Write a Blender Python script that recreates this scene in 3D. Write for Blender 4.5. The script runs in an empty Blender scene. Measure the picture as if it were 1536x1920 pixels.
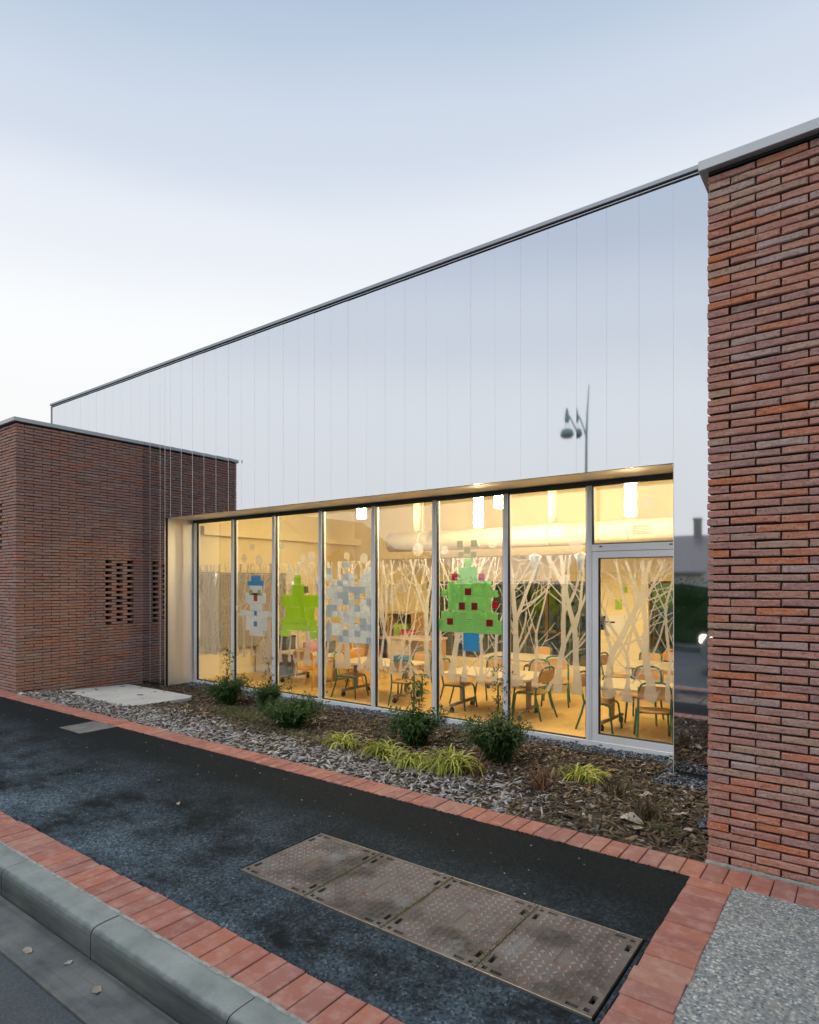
import bpy, bmesh, math, random
import numpy as np
from mathutils import Vector, Matrix, noise as mnoise
R = math.radians
random.seed(7); rng = np.random.default_rng(7)
sc = bpy.context.scene
COL = sc.collection

# ------------------------------------------------------------------ camera
cam = bpy.data.cameras.new('camera'); cam_o = bpy.data.objects.new('camera', cam); COL.objects.link(cam_o)
cam_o.location = (0, 0, 1.62)
cam_o.rotation_euler = (R(90), 0, R(36.58))
cam.sensor_fit = 'HORIZONTAL'; cam.sensor_width = 36; cam.lens = 36 * 1175 / 1536
cam.shift_y = 133 / 1536
cam.clip_start = .05; cam.clip_end = 800
sc.camera = cam_o

# ------------------------------------------------------------------ sky, sun, exposure
SUN_EL, SUN_AZ = R(56), R(204)            # soft dusk light from the street side
w = bpy.data.worlds.new('World'); sc.world = w; w.use_nodes = True
nt = w.node_tree; nt.nodes.clear()
out = nt.nodes.new('ShaderNodeOutputWorld'); bg = nt.nodes.new('ShaderNodeBackground')
sky = nt.nodes.new('ShaderNodeTexSky'); sky.sky_type = 'NISHITA'; sky.sun_disc = False
sky.sun_elevation = SUN_EL; sky.sun_rotation = SUN_AZ; sky.air_density = 1.0; sky.dust_density = 2.0
tc = nt.nodes.new('ShaderNodeTexCoord'); sep = nt.nodes.new('ShaderNodeSeparateXYZ')
asn = nt.nodes.new('ShaderNodeMath'); asn.operation = 'ARCSINE'
rmp = nt.nodes.new('ShaderNodeMapRange'); rmp.inputs[1].default_value = 0; rmp.inputs[2].default_value = math.pi / 2
ramp = nt.nodes.new('ShaderNodeValToRGB')
stops = [(0, (.86, .82, .80)), (.09, (.94, .93, .925)), (.20, (.955, .97, .975)), (.28, (.82, .86, .92)),
         (.36, (.64, .71, .82)), (.47, (.43, .545, .70)), (.65, (.27, .40, .59)), (1, (.18, .30, .50))]
el = ramp.color_ramp.elements
el[0].position, el[0].color = stops[0][0], (*stops[0][1], 1)
el[1].position, el[1].color = stops[-1][0], (*stops[-1][1], 1)
for p, c in stops[1:-1]:
    e = el.new(p); e.color = (*c, 1)
ramp.color_ramp.interpolation = 'EASE'
wsp = nt.nodes.new('ShaderNodeTexNoise'); wsp.inputs['Scale'].default_value = 2.2; wsp.inputs['Detail'].default_value = 3
wmp = nt.nodes.new('ShaderNodeMapping'); wmp.inputs['Scale'].default_value = (1, 1, 5)
wad = nt.nodes.new('ShaderNodeMath'); wad.operation = 'MULTIPLY_ADD'; wad.inputs[1].default_value = .03; wad.inputs[2].default_value = -.015
wsum = nt.nodes.new('ShaderNodeMath'); wsum.operation = 'ADD'
skm = nt.nodes.new('ShaderNodeMix'); skm.data_type = 'RGBA'; skm.inputs['Factor'].default_value = .05
sks = nt.nodes.new('ShaderNodeVectorMath'); sks.operation = 'SCALE'; sks.inputs['Scale'].default_value = .9
rs = nt.nodes.new('ShaderNodeVectorMath'); rs.operation = 'SCALE'; rs.inputs['Scale'].default_value = 10.0
L = nt.links.new
L(tc.outputs['Generated'], sep.inputs[0]); L(sep.outputs['Z'], asn.inputs[0]); L(asn.outputs[0], rmp.inputs[0])
L(tc.outputs['Generated'], wmp.inputs[0]); L(wmp.outputs[0], wsp.inputs['Vector']); L(wsp.outputs['Fac'], wad.inputs[0])
azi = nt.nodes.new('ShaderNodeMath'); azi.operation = 'MULTIPLY_ADD'; azi.inputs[1].default_value = -.042   # the dusk glow stands beyond the hall, the far sky behind the street is deeper
L(sep.outputs['Y'], azi.inputs[0]); L(rmp.outputs[0], azi.inputs[2])
L(azi.outputs[0], wsum.inputs[0]); L(wad.outputs[0], wsum.inputs[1]); L(wsum.outputs[0], ramp.inputs[0])
L(ramp.outputs[0], rs.inputs[0]); L(sky.outputs[0], sks.inputs[0])
L(rs.outputs[0], skm.inputs['A']); L(sks.outputs[0], skm.inputs['B'])
L(skm.outputs['Result'], bg.inputs['Color']); bg.inputs['Strength'].default_value = .1
L(bg.outputs[0], out.inputs[0])

sun = bpy.data.lights.new('sun', 'SUN'); sun.energy = 1.3; sun.angle = R(24); sun.color = (1, .93, .86)
sun_o = bpy.data.objects.new('sun', sun); COL.objects.link(sun_o)
_d = Vector((-math.sin(R(24)) * math.cos(SUN_EL), -math.cos(R(24)) * math.cos(SUN_EL), math.sin(SUN_EL)))
sun_o.rotation_euler = _d.to_track_quat('Z', 'Y').to_euler()
sc.view_settings.view_transform = 'Standard'; sc.view_settings.look = 'None'
sc.view_settings.exposure = 0.08; sc.view_settings.gamma = 1
sc.render.engine = 'CYCLES'
try:
    sc.cycles.use_denoising = True; sc.cycles.max_bounces = 8; sc.cycles.transparent_max_bounces = 12
    sc.cycles.diffuse_bounces = 4; sc.cycles.glossy_bounces = 4; sc.cycles.sample_clamp_indirect = 6
    sc.cycles.caustics_reflective = True; sc.cycles.caustics_refractive = False
except Exception: pass

# ------------------------------------------------------------------ material helpers
class NB:
    def __init__(s, name):
        s.m = bpy.data.materials.new(name); s.m.use_nodes = True; s.t = s.m.node_tree; s.t.nodes.clear()
        s.o = s.t.nodes.new('ShaderNodeOutputMaterial')
    def n(s, typ, **kw):
        x = s.t.nodes.new(typ)
        for k, v in kw.items():
            if hasattr(x, k): setattr(x, k, v)
            else: x.inputs[k.replace('_', ' ')].default_value = v
        return x
    def l(s, a, b): s.t.links.new(a, b)
    def val(s, a, inp):
        if isinstance(a, (int, float)): inp.default_value = a
        elif isinstance(a, tuple): inp.default_value = (*a, 1) if len(a) == 3 and len(inp.default_value) == 4 else a
        else: s.l(a, inp)
    def math(s, op, a, b=0, c=0, clamp=False):
        x = s.t.nodes.new('ShaderNodeMath'); x.operation = op; x.use_clamp = clamp
        for i, v in enumerate((a, b, c)): s.val(v, x.inputs[i])
        return x.outputs[0]
    def mix(s, f, a, b, mode='MIX'):
        x = s.t.nodes.new('ShaderNodeMix'); x.data_type = 'RGBA'; x.blend_type = mode
        s.val(f, x.inputs[0]); s.val(a, x.inputs[6]); s.val(b, x.inputs[7]); return x.outputs[2]
    def ramp(s, f, stops, interp='LINEAR'):
        x = s.t.nodes.new('ShaderNodeValToRGB'); e = x.color_ramp.elements; x.color_ramp.interpolation = interp
        while len(e) < len(stops): e.new(.5)
        for q, (p, c) in zip(e, stops):
            q.position = p; q.color = (*c, 1) if not isinstance(c, (int, float)) else (c, c, c, 1)
        s.l(f, x.inputs[0]); return x.outputs[0]
    def noise(s, scale, detail=3, rough=.55, vec=None, dist=0):
        x = s.t.nodes.new('ShaderNodeTexNoise'); x.inputs['Scale'].default_value = scale
        x.inputs['Detail'].default_value = detail; x.inputs['Roughness'].default_value = rough; x.inputs['Distortion'].default_value = dist
        s.l(vec if vec is not None else s.pos(), x.inputs['Vector']); return x.outputs['Fac']
    def voro(s, scale, vec=None, feature='F1'):
        x = s.t.nodes.new('ShaderNodeTexVoronoi'); x.feature = feature; x.inputs['Scale'].default_value = scale
        s.l(vec if vec is not None else s.pos(), x.inputs['Vector']); return x
    def pos(s):
        if not hasattr(s, '_p'): s._p = s.t.nodes.new('ShaderNodeNewGeometry')
        return s._p.outputs['Position']
    def mapped(s, scale):
        x = s.t.nodes.new('ShaderNodeMapping'); x.inputs['Scale'].default_value = scale; s.l(s.pos(), x.inputs[0]); return x.outputs[0]
    def rnd(s):
        s.pos(); oi = s.t.nodes.new('ShaderNodeObjectInfo')
        return s.math('FRACT', s.math('ADD', oi.outputs['Random'], s._p.outputs['Random Per Island']))
    def bump(s, h, strength=.3, dist=.01):
        x = s.t.nodes.new('ShaderNodeBump'); x.inputs['Strength'].default_value = strength; x.inputs['Distance'].default_value = dist
        s.l(h, x.inputs['Height']); return x.outputs[0]
    def bsdf(s, color, rough=.7, metal=0, spec=.5, normal=None, emit=None, estr=0, alpha=None):
        x = s.t.nodes.new('ShaderNodeBsdfPrincipled')
        s.val(color, x.inputs['Base Color']); s.val(rough, x.inputs['Roughness']); s.val(metal, x.inputs['Metallic'])
        s.val(spec, x.inputs['Specular IOR Level'])
        if normal is not None: s.l(normal, x.inputs['Normal'])
        if emit: x.inputs['Emission Color'].default_value = (*emit, 1); x.inputs['Emission Strength'].default_value = estr
        s.l(x.outputs[0], s.o.inputs[0]); return s.m

def plain(name, c, rough=.6, metal=0, spec=.5, var=.12, scale=8, bump=0):
    b = NB(name); n = b.noise(scale, 4)
    col = b.mix(n, tuple(v * (1 - var) for v in c), tuple(min(1, v * (1 + var)) for v in c))
    return b.bsdf(col, rough, metal, spec, b.bump(b.noise(scale * 8, 3), bump, .004) if bump else None)

def m_brick(name, grey=0.0):
    b = NB(name); r = b.rnd()
    base = b.ramp(r, [(0, (.385, .185, .15)), (.15, (.42, .20, .15)), (.31, (.34, .185, .165)), (.46, (.44, .205, .145)), (.60, (.37, .22, .18)),
                      (.74, (.46, .175, .10)), (.82, (.48, .165, .075)), (.865, (.39, .25, .185)), (.92, (.39, .28, .255)), (.97, (.25, .15, .14))], 'CONSTANT')
    v = b.mapped((11, 11, 34)); n1 = b.noise(1, 6, .68, v); n2 = b.noise(60, 5, .7); n3 = b.noise(1, 5, .65, b.mapped((5, 5, 13)))
    c = b.mix(b.math('MULTIPLY', b.ramp(n1, [(.46, 0.0), (.70, 1.0)]), .42), base, (.52, .39, .355))
    c = b.mix(b.math('MULTIPLY', b.ramp(n3, [(.54, 0.0), (.70, 1.0)]), .38), c, (.40, .19, .125))
    c = b.mix(b.math('MULTIPLY', b.ramp(b.noise(1, 5, .65, b.mapped((8, 8, 24))), [(.55, 0.0), (.72, 1.0)]), .6), c, (.19, .11, .09))
    c = b.mix(b.math('MULTIPLY', b.ramp(n2, [(.52, 0.0), (.66, 1.0)]), .68), c, (.13, .075, .065))
    c = b.mix(b.math('MULTIPLY', b.ramp(b.noise(85, 4, .7), [(.56, 0.0), (.70, 1.0)]), .5), c, (.60, .47, .42))
    if grey: c = b.mix(grey, c, (.30, .225, .195))  # dimmer light of the left wall mixed into the brick colour
    h = b.math('ADD', b.math('MULTIPLY', n2, .7), b.math('MULTIPLY', n1, 1.0))
    return b.bsdf(c, .88, 0, .2, b.bump(h, .95, .009))

def m_paver(name):
    b = NB(name); r = b.rnd()
    base = b.ramp(r, [(0, (.35, .14, .10)), (.3, (.315, .14, .112)), (.55, (.385, .15, .10)), (.75, (.29, .115, .09)), (.9, (.37, .18, .13))], 'CONSTANT')
    n = b.noise(13, 5, .6); n2 = b.noise(120, 3, .7)
    c = b.mix(b.math('MULTIPLY', b.ramp(n, [(.47, 0.0), (.74, 1.0)]), .55), base, (.52, .35, .30))
    c = b.mix(b.math('MULTIPLY', b.ramp(b.noise(6, 4, .6), [(.55, 0.0), (.8, 1.0)]), .5), c, (.30, .12, .06))
    c = b.mix(b.math('MULTIPLY', b.ramp(n2, [(.62, 0.0), (.75, 1.0)]), .4), c, (.16, .07, .05))
    return b.bsdf(c, .75, 0, .3, b.bump(b.math('ADD', n2, n), .35, .004))

def m_asphalt():
    b = NB('fresh_asphalt'); g = b.noise(105, 4, .8); big = b.noise(2.1, 8, .7, b.mapped((.8, 1.0, 1)), 0); mid = b.noise(22, 6, .75)
    s = b.n('ShaderNodeSeparateXYZ'); b.l(b.pos(), s.inputs[0])
    near = b.math('MULTIPLY_ADD', s.outputs['Y'], -.62, 2.05, True)      # foot-worn dusty strip nearer the kerb
    left = b.math('MULTIPLY_ADD', s.outputs['X'], -.1, .55, True)
    d = b.math('MULTIPLY', b.math('MULTIPLY', b.ramp(big, [(.38, 0.0), (.62, 1.0)]), b.math('MULTIPLY_ADD', mid, 1.5, .1)), b.math('MULTIPLY', near, b.math('MULTIPLY_ADD', left, .5, .6)))
    grit = b.ramp(g, [(.4, 0.0), (.68, 1.0)])
    c = b.mix(d, (.0085, .0115, .0125), (.062, .105, .14))
    c = b.mix(b.math('MULTIPLY', grit, b.math('MULTIPLY_ADD', d, .62, .03)), c, (.22, .275, .32))
    vo = b.voro(85); vr = b.n('ShaderNodeSeparateColor'); b.l(vo.outputs['Color'], vr.inputs[0])
    c = b.mix(b.math('MULTIPLY', b.ramp(vr.outputs[0], [(.62, 0.0), (.95, 1.0)]), b.math('MULTIPLY_ADD', d, .62, .018)), c, (.26, .32, .365))
    c = b.mix(b.math('MULTIPLY', b.ramp(vr.outputs[1], [(.5, 0.0), (.8, 1.0)]), .6), c, (.006, .008, .009))
    return b.bsdf(c, .85, 0, .12, b.bump(b.math('ADD', vo.outputs['Distance'], g), .6, .004))

def m_road():
    b = NB('worn_road_asphalt'); g = b.noise(140, 3, .7); big = b.noise(2.2, 5, .6)
    c = b.mix(big, (.028, .036, .042), (.085, .098, .105)); c = b.mix(b.ramp(g, [(.45, 0.0), (.7, .5)]), c, (.16, .18, .19))
    return b.bsdf(c, .8, 0, .3, b.bump(g, .5, .004))

def m_concrete(name, a, bcol, scale=3, streak=None, rough=.8, fine=120):
    b = NB(name); n = b.noise(scale, 6, .65); f = b.noise(fine, 3, .7)
    c = b.mix(b.ramp(n, [(.3, 0.0), (.7, 1.0)]), a, bcol)
    if streak:
        st = b.noise(1, 5, .6, b.mapped(streak)); c = b.mix(b.math('MULTIPLY', b.ramp(st, [(.45, 0.0), (.7, 1.0)]), .5), c, tuple(v * .45 for v in a))
    c = b.mix(b.math('MULTIPLY', b.ramp(f, [(.55, 0.0), (.75, 1.0)]), .3), c, tuple(v * .5 for v in a))
    return b.bsdf(c, rough, 0, .3, b.bump(b.math('ADD', f, n), .35, .004))

def m_aggregate():
    b = NB('exposed_aggregate_concrete'); vo = b.voro(78); r = b.n('ShaderNodeSeparateColor'); b.l(vo.outputs['Color'], r.inputs[0])
    stone = b.ramp(r.outputs[0], [(0, (.15, .18, .19)), (.25, (.32, .35, .35)), (.5, (.46, .45, .41)), (.68, (.18, .22, .25)), (.82, (.60, .60, .58)), (.95, (.09, .11, .125))], 'CONSTANT')
    edge = b.ramp(vo.outputs['Distance'], [(.35, 0.0), (.62, 1.0)])
    c = b.mix(b.math('MULTIPLY', edge, .75), stone, (.255, .265, .25))
    c = b.mix(b.math('MULTIPLY', b.ramp(b.noise(5, 5), [(.4, 0.0), (.7, 1.0)]), .35), c, (.2, .2, .17))
    h = b.math('SUBTRACT', b.noise(160, 2), vo.outputs['Distance'])
    return b.bsdf(c, .75, 0, .3, b.bump(h, .8, .006))

def m_iron(name, k_):
    b = NB(name); n = b.noise(5, 6, .65); f = b.noise(90, 4, .7); st = b.noise(2.7, 5, .6)
    c = b.mix(b.ramp(n, [(.3, 0.0), (.7, 1.0)]), tuple(v * k_ for v in (.185, .148, .128)), tuple(v * k_ for v in (.30, .255, .225)))
    c = b.mix(b.ramp(st, [(.50, 0.0), (.62, .85)]), c, (.06, .054, .042))
    c = b.mix(b.ramp(b.noise(4.1, 4), [(.58, 0.0), (.70, .8)]), c, (.22, .24, .235))
    c = b.mix(b.ramp(b.noise(9, 5, .7), [(.56, 0.0), (.70, .7)]), c, (.17, .075, .035))
    c = b.mix(b.math('MULTIPLY', b.ramp(f, [(.52, 0.0), (.7, 1.0)]), .5), c, (.08, .06, .05))
    return b.bsdf(c, .7, .15, .35, b.bump(f, .4, .003))

def m_mirror_metal():
    b = NB('polished_steel_cladding'); n = b.noise(3.2, 3, .6, b.mapped((1, 1, .25)))
    r = b.math('MULTIPLY_ADD', n, .03, .018)
    c = b.mix(n, (.675, .705, .755), (.70, .73, .775))
    return b.bsdf(c, r, 1, .5)

def m_brushed():
    b = NB('brushed_steel'); n = b.noise(1, 4, .6, b.mapped((3, 3, 160)))
    return b.bsdf(b.mix(n, (.80, .78, .75), (.88, .86, .83)), b.math('MULTIPLY_ADD', n, .12, .50), 1, .5)

def m_glass(f0=.075, tint=(.985, .99, .985)):
    b = NB('window_glass'); g = b.n('ShaderNodeNewGeometry'); d = b.n('ShaderNodeVectorMath', operation='DOT_PRODUCT')
    b.l(g.outputs['Normal'], d.inputs[0]); b.l(g.outputs['Incoming'], d.inputs[1])
    x = b.math('POWER', b.math('SUBTRACT', 1, b.math('ABSOLUTE', d.outputs['Value']), 0, True), 5)
    f = b.math('MULTIPLY_ADD', x, 1 - f0, f0)
    tr = b.n('ShaderNodeBsdfTransparent'); tr.inputs[0].default_value = (*tint, 1)
    gl = b.n('ShaderNodeBsdfGlossy'); gl.inputs['Roughness'].default_value = .0; gl.inputs[0].default_value = (1, 1, 1, 1)
    mx = b.n('ShaderNodeMixShader'); b.l(f, mx.inputs[0]); b.l(tr.outputs[0], mx.inputs[1]); b.l(gl.outputs[0], mx.inputs[2])
    b.l(mx.outputs[0], b.o.inputs[0]); return b.m

def m_thin(name, c, trans=.5, var=.15, scale=20, tcol=None, random_tone=None):
    """thin paper, film or leaf: part diffuse, part translucent"""
    b = NB(name); n = b.noise(scale, 3)
    col = b.mix(n, tuple(v * (1 - var) for v in c), tuple(min(1, v * (1 + var)) for v in c))
    if random_tone: col = b.mix(b.rnd(), col, random_tone)
    d = b.n('ShaderNodeBsdfDiffuse'); t = b.n('ShaderNodeBsdfTranslucent'); b.l(col, d.inputs[0])
    if tcol: t.inputs[0].default_value = (*tcol, 1)
    else: b.l(col, t.inputs[0])
    mx = b.n('ShaderNodeMixShader'); mx.inputs[0].default_value = trans
    b.l(d.outputs[0], mx.inputs[1]); b.l(t.outputs[0], mx.inputs[2]); b.l(mx.outputs[0], b.o.inputs[0]); return b.m

def m_leaf(name, stops, trans=.3, rough=.45):
    b = NB(name); col = b.ramp(b.rnd(), stops)
    p = b.n('ShaderNodeBsdfPrincipled'); b.l(col, p.inputs['Base Color']); p.inputs['Roughness'].default_value = rough; p.inputs['Specular IOR Level'].default_value = .35
    t = b.n('ShaderNodeBsdfTranslucent'); b.l(col, t.inputs[0]); mx = b.n('ShaderNodeMixShader'); mx.inputs[0].default_value = trans
    b.l(p.outputs[0], mx.inputs[1]); b.l(t.outputs[0], mx.inputs[2]); b.l(mx.outputs[0], b.o.inputs[0]); return b.m

def m_mulch():
    b = NB('wood_mulch'); at = b.n('ShaderNodeAttribute', attribute_name='grey'); r = b.rnd()
    brown = b.ramp(r, [(0, (.075, .052, .028)), (.25, (.14, .09, .042)), (.5, (.045, .034, .022)), (.72, (.24, .16, .075)), (.88, (.09, .075, .05)), (1, (.34, .24, .12))])
    grey = b.ramp(r, [(0, (.34, .345, .35)), (.3, (.58, .585, .59)), (.5, (.17, .17, .165)), (.75, (.70, .70, .69)), (1, (.44, .43, .41))])
    c = b.mix(at.outputs['Fac'], brown, grey); c = b.mix(b.math('MULTIPLY', b.noise(150, 3), .4), c, (.05, .04, .03))
    return b.bsdf(c, .85, 0, .2)

M = {}
M['brick'] = m_brick('long_clay_brick'); M['shaded_brick'] = m_brick('shaded_clay_brick', .30); M['paver'] = m_paver('red_clay_paver')  # second brick is the same clay with shade painted in
M['mortar'] = plain('dark_mortar', (.022, .019, .018), .95, var=.6, bump=.5, scale=30)
M['asphalt'] = m_asphalt(); M['road'] = m_road(); M['aggregate'] = m_aggregate(); M['iron'] = m_iron('rusted_iron', .66); M['tread'] = m_iron('worn_tread_iron', 1.35)
def m_kerb():
    b = NB('kerb_concrete'); n = b.noise(3.5, 6, .65); f = b.noise(110, 4, .75); s_ = b.n('ShaderNodeSeparateXYZ'); b.l(b.pos(), s_.inputs[0])
    c = b.mix(b.ramp(n, [(.32, 0.0), (.68, 1.0)]), (.185, .215, .20), (.325, .355, .335))
    # tyre and splash dirt plus the road face's shade, both put into the colour
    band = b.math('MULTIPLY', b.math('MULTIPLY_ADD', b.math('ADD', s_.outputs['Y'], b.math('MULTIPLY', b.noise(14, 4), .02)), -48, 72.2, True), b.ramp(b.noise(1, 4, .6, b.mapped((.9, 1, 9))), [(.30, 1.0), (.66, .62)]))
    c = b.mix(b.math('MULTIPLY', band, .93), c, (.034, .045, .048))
    c = b.mix(b.math('MULTIPLY', b.ramp(b.noise(1.6, 5, .6), [(.48, 0.0), (.7, 1.0)]), .4), c, (.17, .20, .155))
    c = b.mix(b.math('MULTIPLY', b.ramp(f, [(.54, 0.0), (.72, 1.0)]), .35), c, (.12, .13, .125))
    return b.bsdf(c, .8, 0, .3, b.bump(b.math('ADD', f, n), .4, .004))
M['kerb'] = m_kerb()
M['gutter'] = m_concrete('gutter_concrete', (.065, .078, .078), (.215, .212, .195), 3, (.45, 26, 5))
M['slab'] = m_concrete('pale_concrete', (.40, .42, .42), (.52, .53, .52), 2.2)
M['joint'] = m_concrete('sandy_joint', (.20, .20, .18), (.42, .42, .38), 25); M['bedding'] = m_concrete('dirty_joint_sand', (.03, .028, .024), (.10, .09, .075), 40)
M['soil'] = plain('dark_soil', (.05, .036, .024), .95, var=.4, scale=14, bump=.6)
M['mulch'] = m_mulch()
M['gravel'] = (lambda b: b.bsdf(b.ramp(b.rnd(), [(0, (.03, .042, .055)), (.4, (.075, .10, .13)), (.8, (.13, .165, .20)), (1, (.30, .35, .39))]), .7, 0, .4))(NB('blue_grey_gravel'))
M['steel'] = m_mirror_metal(); M['brushed'] = m_brushed()
M['dark_gap'] = plain('dark_gap', (.02, .022, .022), .8)
M['trim'] = plain('slate_metal_trim', (.31, .34, .385), .4, .3, .5, .06, 3)
M['edge'] = plain('bare_cut_edge', (.80, .82, .84), .5, .1)
M['coping'] = plain('grey_metal_coping', (.42, .44, .465), .38, .35, .5, .06, 3)
M['alu'] = plain('satin_aluminium_frame', (.72, .75, .78), .36, .1, .5, .05, 3)
M['head'] = plain('dark_window_head', (.035, .055, .055), .45, .0, .4, .1, 3)
M['gasket'] = plain('black_rubber', (.012, .012, .013), .6)
M['glass'] = m_glass(.115)
M['film'] = m_thin('frosted_film', (.66, .64, .62), .55, .03, 5)
def see_through(m, f):
    t = m.node_tree; o = next(n for n in t.nodes if n.type == 'OUTPUT_MATERIAL'); src = o.inputs[0].links[0].from_socket
    tr = t.nodes.new('ShaderNodeBsdfTransparent'); mx = t.nodes.new('ShaderNodeMixShader'); mx.inputs[0].default_value = f
    t.links.new(src, mx.inputs[1]); t.links.new(tr.outputs[0], mx.inputs[2]); t.links.new(mx.outputs[0], o.inputs[0])
see_through(M['film'], .22)
M['snow'] = m_thin('white_sticker_film', (.80, .79, .76), .32, .02, 5); see_through(M['snow'], .72)
M['wall_in'] = plain('cream_plaster', (.84, .73, .47), .8, var=.03, scale=2)
M['ceil_in'] = plain('pale_ceiling', (.88, .82, .64), .8, var=.03, scale=2)
M['floor_in'] = plain('ochre_vinyl_floor', (.74, .50, .19), .38, var=.06, scale=3)
M['duct'] = plain('galvanised_duct', (.60, .54, .40), .6, .0, .5, .06, 6)
M['lamp'] = NB('lit_lamp_tube').bsdf((.9, .85, .75), .5, emit=(1, .80, .46), estr=150)
M['lamp_off'] = plain('frosted_tube', (.66, .58, .42), .4)
M['white'] = plain('white_laminate', (.78, .76, .72), .4, var=.04)
M['tabletop'] = plain('beige_laminate', (.70, .60, .44), .35, var=.05)
M['ply'] = plain('beech_plywood', (.58, .34, .13), .4, var=.2, scale=16)
M['green'] = plain('green_enamel', (.025, .16, .12), .35, var=.08)
M['yellow'] = plain('yellow_enamel', (.78, .42, .02), .35, var=.08)
M['orange_ply'] = plain('orange_plywood', (.70, .32, .05), .4, var=.12)
M['grey_metal'] = plain('grey_metal', (.30, .28, .25), .4, .6, .5, .1)
M['black'] = plain('black_plastic', (.02, .02, .02), .45)
M['darkgrey'] = plain('dark_grey_board', (.10, .10, .09), .6, var=.2)
M['curtain'] = plain('grey_curtain', (.30, .28, .24), .9, var=.25, scale=5)
M['leaf'] = m_leaf('dark_green_leaf', [(0, (.014, .04, .012)), (.5, (.034, .095, .022)), (.85, (.075, .16, .03)), (1, (.16, .21, .06))])
M['blade'] = m_leaf('variegated_grass_blade', [(0, (.20, .27, .03)), (.45, (.42, .46, .055)), (.8, (.60, .60, .16)), (1, (.70, .68, .32))], .35)
M['redgrass'] = m_leaf('russet_grass_blade', [(0, (.11, .045, .03)), (.6, (.20, .085, .05)), (1, (.28, .17, .08))])
M['darkgrass'] = m_leaf('dark_withered_blade', [(0, (.05, .035, .025)), (.6, (.09, .07, .03)), (1, (.14, .13, .05))])
M['weed'] = m_leaf('olive_weed', [(0, (.05, .07, .022)), (.5, (.11, .125, .04)), (1, (.22, .19, .08))])
M['stem'] = plain('green_stem', (.08, .11, .04), .6)
M['dryleaf'] = m_leaf('dry_leaf', [(0, (.26, .13, .05)), (.5, (.36, .29, .22)), (1, (.42, .39, .37))], .1)
M['moss'] = plain('moss', (.10, .10, .03), .95, var=.5, scale=60, bump=.5)
M['grass'] = plain('verge_grass', (.04, .07, .02), .95, var=.3, scale=2)
M['render'] = plain('grey_house_render', (.50, .46, .43), .9); M['roof'] = plain('brown_roof_tiles', (.27, .24, .225), .8, var=.2, scale=5)
M['post'] = plain('teal_lamp_post', (.26, .38, .41), .4); M['paint'] = plain('silver_car_paint', (.30, .33, .36), .25, .4)  # post colour lightened to carry the haze of its mirror image
M['carglass'] = plain('car_glass', (.02, .025, .03), .08)
M['headlight'] = NB('lit_headlight').bsdf((.9, .9, .85), .3, emit=(1, .85, .6), estr=9)

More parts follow.
